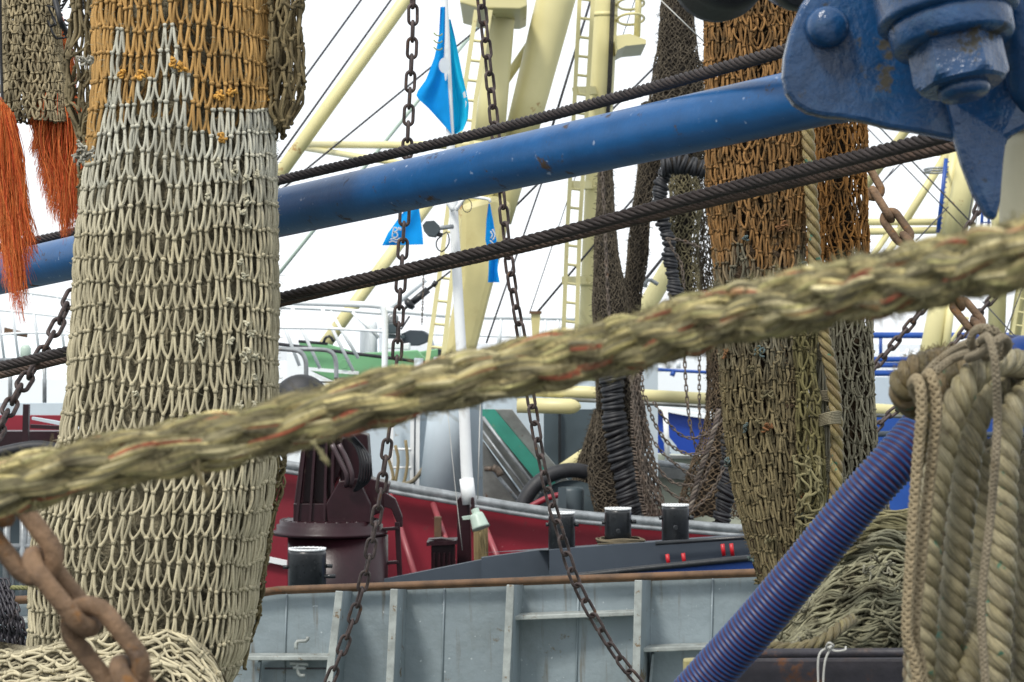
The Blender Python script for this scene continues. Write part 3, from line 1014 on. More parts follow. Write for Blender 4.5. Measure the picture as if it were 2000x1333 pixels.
tag(b.build('chafing_tuft', M['dolly']), 'orange fibre tuft hanging under the small brown net, touching the pale net', 'fibre tuft')
mid_bulge = 24
b = MB()
hair(b, [(-14, 190), (26, 240)], [(-10, 480), (20, 500), (40, 560), (70, 480)], 5.9, 800, OC)
hair(b, [(-4, 330), (30, 330)], [(12, 560), (30, 600), (48, 625), (56, 560), (72, 500)], 5.92, 360, OC)
tag(b.build('chafing_tuft', M['dolly']), 'long orange fibre tuft hanging at the left edge over the blue boom end', 'fibre tuft')
b = MB()
for cs in ([(0, -40, 6.1), (2, 120, 6.1), (8, 260, 6.05), (20, 400, 6.0)], [(-10, -40, 6.15), (-8, 120, 6.12), (-2, 300, 6.08), (8, 405, 6.0)]):
    p_ = smooth_curve(PP(cs), .04)
    b.tubes(p_[None], .011, 6, flat=.3)
tag(b.build('webbing_strap', M['rubber']), 'black strap hanging down the left edge among orange fibres', 'strap')
b = MB()
p_ = smooth_curve(PP([(100, -30, 6.1), (118, 40, 6.05), (128, 60, 6.1), (142, 90, 6.1)]), .02)
b.tubes(p_[None], .007, 6)
for k in range(14):
    a = P(U(104, 150), U(-20, 60), 6.15)
    b.tubes((a + np.cumsum(RNG.uniform(-.02, .02, (8, 3)), 0))[None], .0028, 5)
tag(b.build('tangled_cord', M['rubber']), 'tangled black cord between the small brown net and the ochre net', 'cord')

# ------------------------------------------------------------------ chains of the near ship
make_chain('hanging_chain', [(808, -560, 6.9), (806, -60, 6.9), (806, 60, 6.9), (797, 250, 6.9), (790, 420, 6.9), (780, 600, 6.9), (772, 740, 6.9), (752, 900, 6.9), (730, 1040, 6.9), (704, 1160, 6.9), (664, 1280, 6.9), (615, 1390, 6.9), (480, 1640, 6.9)],
           .0047, .0450, .0335, M['chain'], 'dark rusty chain hanging beside the pale net, in front of the blue flag', roll0=.15, seed=1)
make_chain('hanging_chain', [(915, -560, 6.9), (936, -60, 6.9), (942, 20, 6.9), (955, 140, 6.9), (978, 360, 6.9), (998, 540, 6.9), (1022, 680, 6.9), (1045, 830, 6.9), (1066, 940, 6.9), (1094, 1040, 6.9), (1122, 1130, 6.9), (1162, 1210, 6.9), (1212, 1290, 6.9), (1280, 1370, 6.9), (1500, 1620, 6.9)],
           .0044, .0450, .0345, M['chain'], 'dark rusty chain hanging from the top and sweeping right over the grey bulwark', roll0=.7, seed=2)
make_chain('hanging_chain', [(200, 470, 6.6), (150, 560, 6.5), (110, 640, 6.4), (70, 712, 6.3), (30, 775, 6.2), (0, 835, 6.1), (-40, 900, 6.0)],
           .0056, .052, .040, M['chain'], 'short chain slanting to the left edge between the blue boom and the pale net', seed=3)
make_chain('heavy_chain', [(1640, 255, 7.0), (1695, 352, 7.0), (1742, 430, 6.95), (1800, 505, 6.9), (1862, 580, 6.85), (1905, 632, 6.8), (2000, 740, 6.7), (2200, 960, 6.6)],
           .0108, .080, .062, M['chainrust'], 'brown heavy chain coming out of the right net towards the coiled ropes', seed=4)
make_chain('rusty_chain', [(-822, -165, 2.45), (-204, 725, 2.45), (-45, 940, 2.45), (34, 1045, 2.45), (117, 1150, 2.45), (200, 1255, 2.45), (335, 1420, 2.45), (640, 1780, 2.45)],
           .0099, .0680, .0630, M['chainrust'], 'big blurred rust brown chain in the bottom left corner, in front of the pale net', roll0=1.45, seed=5)
make_chain('mooring_chain', [(2150, -120, 9.0), (2010, 200, 9.0), (1950, 330, 9.0), (1925, 375, 9.0), (1895, 440, 9.0), (1845, 530, 9.0), (1800, 605, 9.0), (1752, 665, 9.0), (1705, 722, 9.0)],
           .0060, .040, .034, M['chain'], 'slack dark chain slanting down left to the edge of the right net', seed=6)
make_chain('mooring_chain', [(2300, 20, 9.6), (2100, 330, 9.6), (2010, 470, 9.6), (1960, 555, 9.6), (1910, 615, 9.6), (1862, 675, 9.6), (1790, 770, 9.6), (1735, 812, 9.6), (1700, 850, 9.6)],
           .0060, .040, .034, M['chain'], 'dark chain slanting behind the rope coil and the blue hull', seed=7)
b = MB()
for k in range(9):
    x0 = -40 + k * 9
    fc = [(x0 - 20, 1140, 5.9), (x0 + 4, 1180 + k * 3, 5.85), (x0 + 20, 1230 + k * 4, 5.85), (x0 + 34, 1290 + 6 * k, 5.85)]
    pts = smooth_curve(PP(fc), .018)
    T, Nn, Bb = frames(pts)
    st = stadium(.006, .007, 12)
    L = []
    for i in range(len(pts)):
        rl = (i % 2) * 1.57 + U(-.4, .4)
        L.append(pts[i] + st[:, :1] * T[i] + st[:, 1:] * (Nn[i] * math.sin(rl) + Bb[i] * math.cos(rl)))
    b.tubes(np.array(L), .0034, 6, closed=True)
tag(b.build('chain_mat', M['rustbeam']), 'rusty mat of small chain links in the lower left corner', 'chain mat')
# ------------------------------------------------------------------ blurred mooring rope across the picture
def plait(mb, pts, R, yarns, seed=0):
    """eight-strand plaited rope"""
    rg = np.random.default_rng(seed)
    T, Nn, Bb = frames(pts)
    s = np.concatenate([[0], np.cumsum(np.linalg.norm(np.diff(pts, axis=0), axis=1))])
    pitch = R * 11.5
    arr, cc, rr = [], [], []
    for k in range(8):
        hand = 1 if k % 2 else -1
        ph = hand * 2 * math.pi * s / pitch + 2 * math.pi * (k // 2) / 4 + (.4 if hand > 0 else 0)
        wv = np.cos(2 * (2 * math.pi * s / pitch) * 2 + (k // 2) * math.pi + (0 if hand > 0 else math.pi))
        a = R * (.60 + .07 * wv)
        cen = pts + a[:, None] * (np.cos(ph)[:, None] * Nn + np.sin(ph)[:, None] * Bb)
        T2, N2, B2 = frames(cen)
        ny = 16
        sr = R * .335
        for j in range(ny):
            p2 = 2 * math.pi * j / ny + hand * -2 * math.pi * s / (R * 7)
            yc = cen + (sr * .76) * (np.cos(p2)[:, None] * N2 + np.sin(p2)[:, None] * B2) * (1 + .15 * np.interp(s, np.linspace(0, s[-1], 60), rg.uniform(-1, 1, 60)))[:, None]
            arr.append(yc)
            base = np.array(yarns[rg.integers(len(yarns))])
            mark = j in (0, 1, 8) and k in (0, 2, 3, 5, 6)
            if mark:
                base = np.array([.42, .11, .06])
            g = np.interp(s, np.linspace(0, s[-1], 110), rg.uniform(.6, 1.45, 110))
            grey = np.interp(s, np.linspace(0, s[-1], 110), np.clip(rg.normal(.25, .5, 110), 0, .95))
            c = base[None] * g[:, None]
            if mark:
                on = np.interp(s, np.linspace(0, s[-1], 60), (rg.uniform(0, 1, 60) > .30).astype(float))[:, None]
                alt = np.array(yarns[rg.integers(len(yarns))])
                c = c * on + alt[None] * g[:, None] * (1 - on)
            if not mark:
                c = c * (1 - grey)[:, None] + np.array([.15, .135, .085])[None] * grey[:, None]
            cc.append(c)
            rr.append(sr * (.19 if mark else .23) * np.interp(s, np.linspace(0, s[-1], 90), rg.uniform(.75, 1.25, 90)))
    mb.tubes(np.array(arr), np.array(rr), 6, np.array(cc), vscale=.6)
    mb.tubes(pts[None, ::2], R * .66, 12, (.12, .105, .05))
rc = PP([(-1500, 1310, 2.3), (-420, 1063, 2.25), (-150, 1000, 2.22), (0, 955, 2.2), (240, 896, 2.21), (480, 850, 2.22), (720, 784, 2.22), (960, 730, 2.22), (1180, 684, 2.18), (1400, 622, 2.08), (1620, 575, 1.96), (1830, 532, 1.84), (2010, 490, 1.74), (2300, 410, 1.65), (2600, 300, 1.6), (4300, -330, 1.35)])
pts = smooth_curve(rc, .006)
RR = .0268
b = MB()
plait(b, pts, RR, [(.68, .58, .27), (.54, .45, .21), (.76, .67, .38), (.30, .27, .14), (.44, .38, .16), (.50, .46, .2), (.36, .31, .14)], 4)
root = thing('mooring_rope', pts[0], 'thick blurred yellow green rope with orange flecks crossing the whole picture', 'rope')
b.build('plaited_strands', M['rope'], root)
b = MB()
arr, cc = [], []
T, Nn, Bb = frames(pts)
for _ in range(11000):
    i = random.randrange(4, len(pts) - 4)
    a = U(0, 2 * math.pi)
    nrm = math.cos(a) * Nn[i] + math.sin(a) * Bb[i]
    p0 = pts[i] + nrm * RR * U(.7, .95)
    dr = T[i] * U(-1, 1) + nrm * U(.1, .6) + RNG.uniform(-.3, .3, 3)
    L = U(.005, .014)
    t = np.linspace(0, 1, 5)[:, None]
    arr.append(p0 + dr * L * t + RNG.uniform(-1, 1, 3) * L * .4 * t * t)
    cc.append(np.array(random.choice([(.46, .42, .2), (.34, .3, .16), (.5, .46, .26), (.28, .24, .14)])))
b.tubes(np.array(arr), np.linspace(.0006, .0002, 5), 3, np.array(cc), cap=False)
b.tubes((P(610, 862, 2.2) + np.linspace(0, 1, 7)[:, None] * np.array([.014, 0, -.02]))[None] + RNG.uniform(-.002, .002, (5, 7, 3)), .0012, 4, (.42, .38, .2))
b.tubes((P(380, 900, 2.2) + np.linspace(0, 1, 7)[:, None] * np.array([.012, 0, -.03]))[None] + RNG.uniform(-.003, .003, (5, 7, 3)), .0010, 4, (.34, .28, .15))
b.build('loose_fuzz', M['rope'], root)

# ------------------------------------------------------------------ ribbed suction hose
hc = PP([(1250, 1470, 3.75), (1368, 1340, 3.72), (1470, 1228, 3.68), (1560, 1122, 3.65), (1660, 1000, 3.63), (1745, 905, 3.62), (1850, 790, 3.66), (1960, 700, 3.7), (2040, 740, 3.8), (2100, 900, 3.9)])
pts = smooth_curve(hc, .0011)
s = np.arange(len(pts))
ph = s * .0011 / .0073
k = .5 + .5 * np.cos(2 * math.pi * ph)
rad = .0312 + .0019 * np.clip(k * 1.6 - .3, 0, 1) * (1 + .35 * np.sin(s * .0021) * np.sin(s * .0137)) + .0006 * np.sin(s * .004)
mixk = np.clip((k - .34) * 6, 0, 1)[:, None]
col = np.array([.040, .008, .030]) * (1 - mixk) + np.array([.008, .046, .165]) * mixk
b = MB(); b.tubes(pts[None], rad[None], 40, col[None])
tag(b.build('suction_hose', M['hose']), 'ribbed blue and purple hose slanting up to the coiled ropes', 'hose')

b = MB()
b.lathe(P(1975, 720, 3.62), (.9, -.1, .1), [(px(8, 3.6), -px(34, 3.6)), (px(34, 3.6), -px(26, 3.6)), (px(54, 3.6), -px(6, 3.6)), (px(62, 3.6), px(20, 3.6)), (px(62, 3.6), px(160, 3.6)), (px(40, 3.6), px(180, 3.6))], 40)
tag(b.build('blue_float', M['bluetrim']), 'round blue float end behind the top of the rope coil', 'float')

# ------------------------------------------------------------------ coil of laid ropes, right edge
KD = 1.12
def PK(pts): return PP([(x_, y_, d_ * KD) for x_, y_, d_ in pts])
LC = [(.36, .315, .19), (.33, .285, .165), (.30, .26, .145)]
LD = [(.22, .16, .075), (.20, .15, .07), (.17, .135, .06)]
LE = [(.12, .10, .055)] * 3  # back turns: colour darkened to paint the shade in the gaps between ropes
root = thing('rope_coil', P(1925, 655, 3.0), 'coil of thick olive brown laid rope hanging from the heavy chain at the right edge', 'coiled rope')
coil = [
    ([(1925, 700, 3.08), (1880, 700, 3.03), (1830, 704, 2.98), (1785, 718, 2.95), (1760, 748, 2.94), (1768, 782, 2.95), (1800, 798, 3.0), (1835, 786, 3.06)], 26, LD),
    ([(1960, 690, 2.98), (1905, 702, 2.93), (1862, 735, 2.91), (1838, 785, 2.92), (1818, 850, 2.98), (1806, 960, 3.03), (1796, 1100, 3.04), (1790, 1250, 3.04), (1788, 1400, 3.04)], 28, LD),
    ([(2040, 722, 2.94), (1965, 708, 2.88), (1915, 722, 2.85), (1878, 770, 2.84), (1852, 836, 2.84), (1836, 905, 2.84), (1820, 985, 2.84), (1808, 1100, 2.84), (1802, 1220, 2.84), (1796, 1400, 2.84)], 29, LC),
    ([(2060, 760, 3.0), (1990, 752, 2.94), (1940, 768, 2.91), (1908, 815, 2.89), (1892, 880, 2.88), (1884, 950, 2.88), (1876, 1020, 2.88), (1868, 1110, 2.88), (1858, 1210, 2.88), (1840, 1400, 2.88)], 29, LC),
    ([(2100, 775, 3.0), (2030, 760, 2.92), (1990, 785, 2.87), (1970, 840, 2.85), (1962, 910, 2.84), (1959, 1000, 2.84), (1957, 1100, 2.84), (1950, 1210, 2.84), (1942, 1400, 2.84)], 29, LC),
    ([(2120, 800, 3.08), (2060, 800, 3.0), (2030, 850, 2.92), (2018, 950, 2.90), (2014, 1080, 2.90), (2008, 1220, 2.90), (2000, 1400, 2.90)], 29, LC),
    ([(1925, 880, 3.0), (1918, 980, 3.0), (1914, 1100, 2.98), (1908, 1200, 2.92), (1892, 1300, 2.88), (1884, 1400, 2.86)], 27, LC),
    ([(1865, 860, 3.25), (1850, 960, 3.25), (1842, 1100, 3.25), (1836, 1250, 3.25), (1830, 1400, 3.25)], 22, LE),
    ([(1990, 860, 3.25), (1985, 960, 3.25), (1984, 1100, 3.25), (1980, 1250, 3.25), (1970, 1400, 3.25)], 22, LE),
    ([(1930, 860, 3.3), (1905, 960, 3.3), (1900, 1100, 3.3), (1890, 1250, 3.3), (1880, 1400, 3.3)], 22, LE),
]
for i, (c, r, cols) in enumerate(coil):
    p_ = smooth_curve(PK(c), .004)
    b = MB()
    R = px(r, 2.88) * KD
    laid_rope(b, p_, R, cols, 3, R * 3.0, -1, 20, .12, phase=i * 1.1, seed=i)
    b.tubes(p_[None, ::3], R * .45, 8, (.10, .08, .045))
    b.build('rope_turn', M['laid'], root)
# short fuzz on the frayed bight
b = MB(); arr = []
for ci in (0, 1):
    p_ = smooth_curve(PK(coil[ci][0][:5]), .004); T, Nn, Bb = frames(p_)
    for _ in range(900):
        i = random.randrange(len(p_)); a = U(0, 6.28)
        nrm = math.cos(a) * Nn[i] + math.sin(a) * Bb[i]
        t = np.linspace(0, 1, 4)[:, None]
        arr.append(p_[i] + nrm * .0175 + (nrm * U(.2, 1) + T[i] * U(-1, 1) + RNG.uniform(-.3, .3, 3)) * U(.003, .008) * t)
b.tubes(np.array(arr), .00035, 3, (.28, .22, .11), cap=False)
b.build('fuzz', M['rope'], root)

def braid(mb, pts, w, thick, col, seed=0):
    """flat plaited cord: many small crossing yarns round an oval"""
    T, Nn, Bb = frames(pts)
    s = np.concatenate([[0], np.cumsum(np.linalg.norm(np.diff(pts, axis=0), axis=1))])
    arr = []
    for k in range(8):
        hand = 1 if k % 2 else -1
        ph = hand * 2 * math.pi * s / (w * 2.1) + 2 * math.pi * (k // 2) / 4
        wob = 1 + .10 * np.cos(2 * ph * 2)
        arr.append(pts + (wob * w * .38 * np.cos(ph))[:, None] * Bb + (wob * thick * .38 * np.sin(ph))[:, None] * Nn)
    mb.tubes(np.array(arr), w * .15, 6, np.array([np.array(col) * U(.85, 1.15) for _ in range(8)]))
    mb.tubes(pts[None, ::3], thick * .36, 8, np.array(col) * .6)
root = thing('lashing_braid', P(1800, 745, 2.85), 'doubled flat tan braid looped over the left side of the rope coil', 'cord')
for c in ([(1800, 790, 2.86), (1783, 752, 2.80), (1795, 748, 2.74), (1800, 800, 2.73), (1792, 900, 2.73), (1784, 1010, 2.73), (1776, 1130, 2.73), (1772, 1240, 2.73), (1788, 1300, 2.73), (1800, 1400, 2.73)],
          [(1822, 780, 2.86), (1808, 742, 2.80), (1820, 738, 2.75), (1830, 800, 2.74), (1820, 900, 2.75), (1808, 1010, 2.75), (1796, 1130, 2.75), (1786, 1240, 2.75), (1798, 1300, 2.76), (1806, 1400, 2.76)]):
    b = MB(); p_ = smooth_curve(PK(c), .0022)
    braid(b, p_, px(27, 2.73) * KD, px(20, 2.73) * KD, (.36, .29, .18))
    b.build('braid_strand', M['cord'], root)
root = thing('lashing_rope', P(1925, 650, 2.8), 'grey tan cord knotted on the chain and hanging down over the rope coil', 'cord')
b = MB()
for c in ([(1905, 690, 2.86), (1896, 668, 2.80), (1905, 646, 2.78), (1930, 642, 2.76), (1950, 656, 2.76), (1945, 684, 2.76), (1925, 700, 2.8)],
          [(1890, 700, 2.82), (1915, 690, 2.76), (1940, 670, 2.73), (1960, 660, 2.76), (1968, 676, 2.82), (1950, 700, 2.84)],
          [(1915, 665, 2.75), (1930, 660, 2.72), (1940, 690, 2.70), (1946, 740, 2.70), (1948, 820, 2.72), (1944, 900, 2.72), (1936, 1000, 2.74), (1926, 1080, 2.74), (1918, 1160, 2.74), (1918, 1240, 2.74), (1930, 1400, 2.74)],
          [(1930, 690, 2.80), (1895, 690, 2.82), (1860, 702, 2.85), (1825, 728, 2.85), (1800, 752, 2.86)],
          [(1925, 672, 2.82), (1890, 672, 2.84), (1855, 690, 2.87), (1822, 716, 2.87), (1796, 748, 2.88)]):
    p_ = smooth_curve(PK(c), .003)
    braid(b, p_, px(19, 2.72) * KD, px(16, 2.72) * KD, (.33, .28, .195))
b.build('cord', M['cord'], root)

# ------------------------------------------------------------------ right hand nets
DR = 6.0
RUST = np.array([.29, .155, .055]); RUST2 = np.array([.33, .155, .05]); BRN = np.array([.20, .155, .075]); GRYN = np.array([.33, .30, .21]); OL = np.array([.21, .17, .09])
def sect(t1, t2, c1, c2, c3):
    def f(u, v, q, y0, y1):
        Y = y0 + (y1 - y0) * v + 40 * nz(u * 30, v * 3, 2)
        k = np.clip((Y - t1) / 50, 0, 1)[..., None]
        k2 = np.clip((Y - t2) / 90, 0, 1)[..., None]
        c = c1 * (1 - k) + c2 * k
        c = c * (1 - k2) + c3 * k2
        return c * (.55 + .8 * q[..., None])
    return f
root = thing('rust_net', P(1480, -60, DR), 'wide hanging net, rust brown above and mossy grey brown below, left of the vertical rope', 'fishing net')
tab3 = [(-80, 1372, 1560), (0, 1374, 1562), (200, 1380, 1566), (400, 1388, 1566), (520, 1396, 1562), (650, 1405, 1556), (760, 1412, 1560), (870, 1424, 1568), (960, 1438, 1578), (1040, 1456, 1584), (1120, 1478, 1588), (1200, 1500, 1590)]
y0, y1 = -465, 1180
S3 = column_surface(tab3, DR, y0, y1, depth=.8, warp=(.2, .3), lump=.06, seed=9.1, rowwave=12, fz=7)
cf = sect(470, 640, RUST, GRYN * .55, OL)
b = MB()
netting(b, S3, 56, 50, .0028, lambda u, v, q: cf(u, v, q, y0, y1), ju=.34, jv=.20, n=9, sides=6, seed=41, wob=.35, lin=.25, pw=4)
net_fuzz(b, S3, 3000, .0005, (.24, .17, .08), seed=6)
for _ in range(24):
    tuft(b, S3(np.array(U(.04, .46)), np.array(U(.5, .97)), .008), U(.006, .016), .0024, random.choice([(.20, .17, .09), (.26, .23, .13), (.12, .17, .17), (.26, .12, .05)]), 7)
b.build('outer_netting', M['oldtwine'], root)
b = MB()
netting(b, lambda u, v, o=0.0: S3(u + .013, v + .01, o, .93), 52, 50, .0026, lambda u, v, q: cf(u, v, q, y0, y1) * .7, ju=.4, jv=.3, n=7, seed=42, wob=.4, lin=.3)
b.build('inner_netting', M['oldtwine'], root)
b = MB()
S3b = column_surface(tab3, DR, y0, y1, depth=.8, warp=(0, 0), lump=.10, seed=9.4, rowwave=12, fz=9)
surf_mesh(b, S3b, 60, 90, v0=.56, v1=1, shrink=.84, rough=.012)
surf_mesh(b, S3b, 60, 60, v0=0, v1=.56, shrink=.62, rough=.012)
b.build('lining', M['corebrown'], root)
b = MB()
flap(b, [(560, 1540, 1600), (700, 1555, 1588), (850, 1560, 1606), (960, 1566, 1612), (1040, 1560, 1604), (1090, 1552, 1590)], 5.95, 560, 1085, 12, 16, .0031, (.17, .15, .065), 4.4)
flap(b, [(880, 1548, 1596), (960, 1560, 1604), (1060, 1556, 1590)], 5.92, 900, 1070, 7, 5, .0031, (.24, .215, .11), 4.9, wob=2)
b.build('torn_strip', M['oldtwine'], root)

root = thing('far_net', P(1660, 200, DR + .5), 'narrower net, bright orange above and pale grey twine below, right of the vertical rope', 'fishing net')
tab4 = [(150, 1588, 1690), (300, 1588, 1692), (450, 1592, 1696), (600, 1612, 1700), (750, 1618, 1706), (850, 1625, 1710), (950, 1640, 1722), (1050, 1650, 1750), (1120, 1660, 1760)]
y0b, y1b = 160, 1080
S4 = column_surface(tab4, DR + .5, y0b, y1b, depth=.55, warp=(.2, .2), lump=.06, seed=12.1, rowwave=6, fz=7)
cf4 = sect(505, 700, np.array([.38, .18, .05]), GRYN * 1.0, GRYN * .85)
b = MB()
netting(b, S4, 30, 30, .0026, lambda u, v, q: cf4(u, v, q, y0b, y1b), ju=.4, jv=.2, n=8, sides=6, seed=51, wob=.4, drop=.05)
b.build('outer_netting', M['oldtwine'], root)
b = MB()
netting(b, lambda u, v, o=0.0: S4(u, v, o, .9), 20, 50, .0017, lambda u, v, q: cf4(u, v, q, y0b, y1b) * .9, ju=.4, jv=.2, n=6, sides=5, seed=52, wob=.6, drop=.05)
b.build('inner_netting', M['oldtwine'], root)
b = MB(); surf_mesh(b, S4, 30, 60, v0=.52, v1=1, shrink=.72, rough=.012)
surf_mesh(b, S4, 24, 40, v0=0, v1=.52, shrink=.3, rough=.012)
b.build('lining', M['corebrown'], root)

b = MB()
Sb = column_surface([(100, 1545, 1615), (400, 1545, 1620), (600, 1545, 1640), (900, 1555, 1660), (1100, 1570, 1680)], 6.9, 120, 1110, depth=.3, lump=.08, seed=15.0, fz=6)
netting(b, Sb, 26, 30, .0030, lambda u, v, q: np.where((v < .40)[..., None], np.array([.26, .13, .045]), np.array([.15, .12, .06])) * (.5 + .8 * q[..., None]), ju=.4, jv=.3, n=7, seed=71, wob=.6, lin=.3)
surf_mesh(b, Sb, 30, 40, v0=.42, shrink=.8, rough=.01)
b.build('back_panel', M['oldtwine'], root)
# vertical laid rope between them, and the bundled strip of net tied to it
b = MB()
p_ = smooth_curve(PP([(1574, 150, 5.95), (1580, 300, 5.95), (1588, 440, 5.95), (1594, 540, 5.95), (1606, 640, 5.95), (1626, 740, 5.95), (1634, 840, 5.95), (1632, 960, 5.95), (1622, 1060, 5.95)]), .005)
laid_rope(b, p_, px(13.5, 5.95), [(.34, .27, .11), (.30, .235, .10), (.27, .20, .085)], 3, px(13.5, 5.95) * 5, -1, 12, .12)
tag(b.build('hanging_rope', M['laid']), 'tan twisted rope hanging straight down between the two right nets', 'rope')
b = MB()
bc = smooth_curve(PP([(1588, 640, 6.05), (1592, 720, 6.0), (1600, 790, 6.0), (1604, 850, 6.0), (1596, 950, 6.02), (1590, 1040, 6.05)]), .01)
T, Nn, Bb = frames(bc)
arr, rr, cc = [], [], []
L = len(bc)
for k in range(70):
    a = 2 * math.pi * k / 70 + RNG.uniform(-.2, .2)
    rad = .024 * (1 + .35 * np.sin(np.linspace(0, 9, L) + 1)) * U(.6, 1)
    tw_ = a + np.linspace(0, U(.6, 2.4), L) + .3 * np.sin(np.linspace(0, 12, L) + k)
    arr.append(bc + rad[:, None] * (np.cos(tw_)[:, None] * Nn + np.sin(tw_)[:, None] * Bb)); rr.append(np.full(L, .0024)); cc.append(np.array([.27, .25, .18]) * U(.6, 1.2))
b.tubes(np.array(arr), np.array(rr), 5, np.array(cc))
for yy, rd in ((770, .030), (815, .027), (690, .027), (905, .026)):
    for k in range(7):
        th = np.linspace(0, 2 * math.pi, 24, endpoint=False)
        c0 = P(1600 - (0 if yy > 700 else 8), yy + k * 2.6, 6.0)
        b.tubes((c0 + rd * np.stack([np.cos(th), np.sin(th) * .9, .25 * np.cos(th + 1 + k * .2)], 1))[None], .0024, 5, (.25, .22, .15), closed=True)
for k in range(8):
    p_ = smooth_curve(PP([(1600, 812 + k * 3, 5.93), (1622, 806 + k * 3, 5.90), (1642, 806 + k * 3, 5.94), (1640, 830, 5.98)]), .01)
    b.tubes(p_[None], .0022, 5, (.27, .24, .16))
tag(b.build('bundled_netting', M['oldtwine']), 'tightly wrapped bundle of grey twine lashed to the vertical rope', 'net bundle')

# heap of net in the box, lower right
DH = 4.75
root = thing('net_heap', P(1650, 1290, DH), 'heap of grey green netting behind the ribbed hose and above the rusty beam', 'fishing net')
Sh = mound_surface(1440, 1830, [(1440, 1250), (1480, 1200), (1540, 1130), (1600, 1070), (1660, 1030), (1700, 1016), (1830, 1012)], [(1440, 1300), (1830, 1300)], DH + .25, .26, 14.0, .018)
cg = lambda u, v, q: np.array([.27, .26, .17]) * (.6 + .7 * q[..., None])
b = MB()
netting(b, Sh, 34, 9, .0027, cg, ju=.35, jv=.35, wrap=False, n=11, seed=61, wob=.8, lin=.5)
netting(b, lambda u, v, o=0.0: Sh(u, v, o + .008), 30, 8, .0026, cg, ju=.45, jv=.5, wrap=False, n=11, seed=62, wob=1.2, lin=.6, drop=.15)
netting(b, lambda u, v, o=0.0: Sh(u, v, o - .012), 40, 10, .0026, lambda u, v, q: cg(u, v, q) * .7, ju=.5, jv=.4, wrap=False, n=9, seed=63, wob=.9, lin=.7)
b.build('draped_netting', M['oldtwine'], root)
b = MB()
uu, vv = np.meshgrid(np.linspace(-.02, 1, 40), np.linspace(0, 1, 50), indexing='ij')
b.grid(Sh(uu, vv, -.03)); b.build('lining', M['core'], root)
# twisted selvedge bundles
b = MB()
for c, n_, rd, colr in (([(1500, 1230, 4.62), (1560, 1150, 4.60), (1620, 1085, 4.58), (1670, 1050, 4.56), (1720, 1040, 4.58), (1800, 1052, 4.6)], 34, .022, (.26, .235, .12)),
                  ([(1600, 1040, 4.7), (1660, 1022, 4.66), (1720, 1016, 4.64), (1820, 1018, 4.66)], 26, .018, (.29, .26, .14)),
                  ([(1640, 1090, 4.6), (1700, 1060, 4.55), (1740, 1052, 4.55), (1820, 1075, 4.6)], 18, .013, (.25, .24, .16))):
    p_ = smooth_curve(PP(c), .012); T, Nn, Bb = frames(p_); L = len(p_)
    arr, cc = [], []
    for k in range(n_):
        a = 2 * math.pi * k / n_ + np.linspace(0, U(2, 6), L) + .4 * np.sin(np.linspace(0, 14, L) + k)
        rad = rd * U(.5, 1.1) * (1 + .2 * np.sin(np.linspace(0, 20, L) + k))
        arr.append(p_ + rad[:, None] * (np.cos(a)[:, None] * Nn + np.sin(a)[:, None] * Bb)); cc.append(np.array(colr) * U(.6, 1.25))
    b.tubes(np.array(arr), .0027, 5, np.array(cc))
for k in range(26):
    tuft(b, Sh(np.array(U(.02, .75)), np.array(U(.12, .95)), .012), U(.014, .034), .0024, random.choice([(.26, .25, .17), (.21, .2, .13), (.3, .29, .22)]), 4)
b.build('selvedge', M['oldtwine'], root)
b = MB()
p_ = smooth_curve(PP([(1470, 1215, 4.55), (1478, 1245, 4.5), (1510, 1264, 4.46), (1560, 1266, 4.44), (1610, 1250, 4.44), (1640, 1226, 4.46), (1665, 1210, 4.52)]), .004)
laid_rope(b, p_, px(13, 4.46), [(.27, .23, .11), (.24, .20, .10), (.21, .175, .085)], 3, px(13, 4.46) * 4.6, -1, 12, .12)
tag(b.build('loose_rope', M['laid']), 'tan rope end lying along the foot of the net heap', 'rope')

# rusty box beam below it
root = thing('rusty_beam', P(1600, 1330, 4.3), 'rust stained dark steel beam along the bottom edge below the net heap', 'steel beam')
b = MB()
p0, p1 = P(1432, 1335, 4.30), P(2700, 1335, 4.30)
b.box((p0 + p1) / 2 + [0, .06, -.02], (p1[0] - p0[0], .12, .125))
b.build('beam_face', M['rustbeam'], root, smooth=False, bevel=.006)
b = MB()
p0, p1 = P(1424, 1277, 4.27), P(2700, 1270, 4.27)
b.rod(p0, p1, .008, 12)
b.build('beam_lip', M['rustbeam'], root)
b = MB()
b.plate([(1425, 1284), (1336, 1290), (1336, 1400), (1425, 1400)], 4.36, .03)
b.build('yellow_end_plate', paint('rusty_yellow_plate', (.30, .27, .12), rough=.6, rust=.6, rs=9, rcol=(.09, .045, .02), bump=.4), root, smooth=False, bevel=.003)
b = MB()
for c in ([(1626, 1262, 4.24), (1612, 1290, 4.23), (1608, 1340, 4.23), (1612, 1400, 4.23)], [(1624, 1262, 4.24), (1600, 1280, 4.23), (1598, 1340, 4.23)], [(1618, 1264, 4.24), (1632, 1272, 4.22), (1650, 1270, 4.22), (1652, 1264, 4.23)],
          [(1612, 1270, 4.24), (1618, 1256, 4.22), (1628, 1262, 4.22), (1618, 1270, 4.24)]):
    p_ = smooth_curve(PP(c), .004)
    b.tubes(p_[None], .0020, 5, (.62, .62, .58))
tag(b.build('white_string', M['cord']), 'thin white string tied round the rusty beam', 'string')
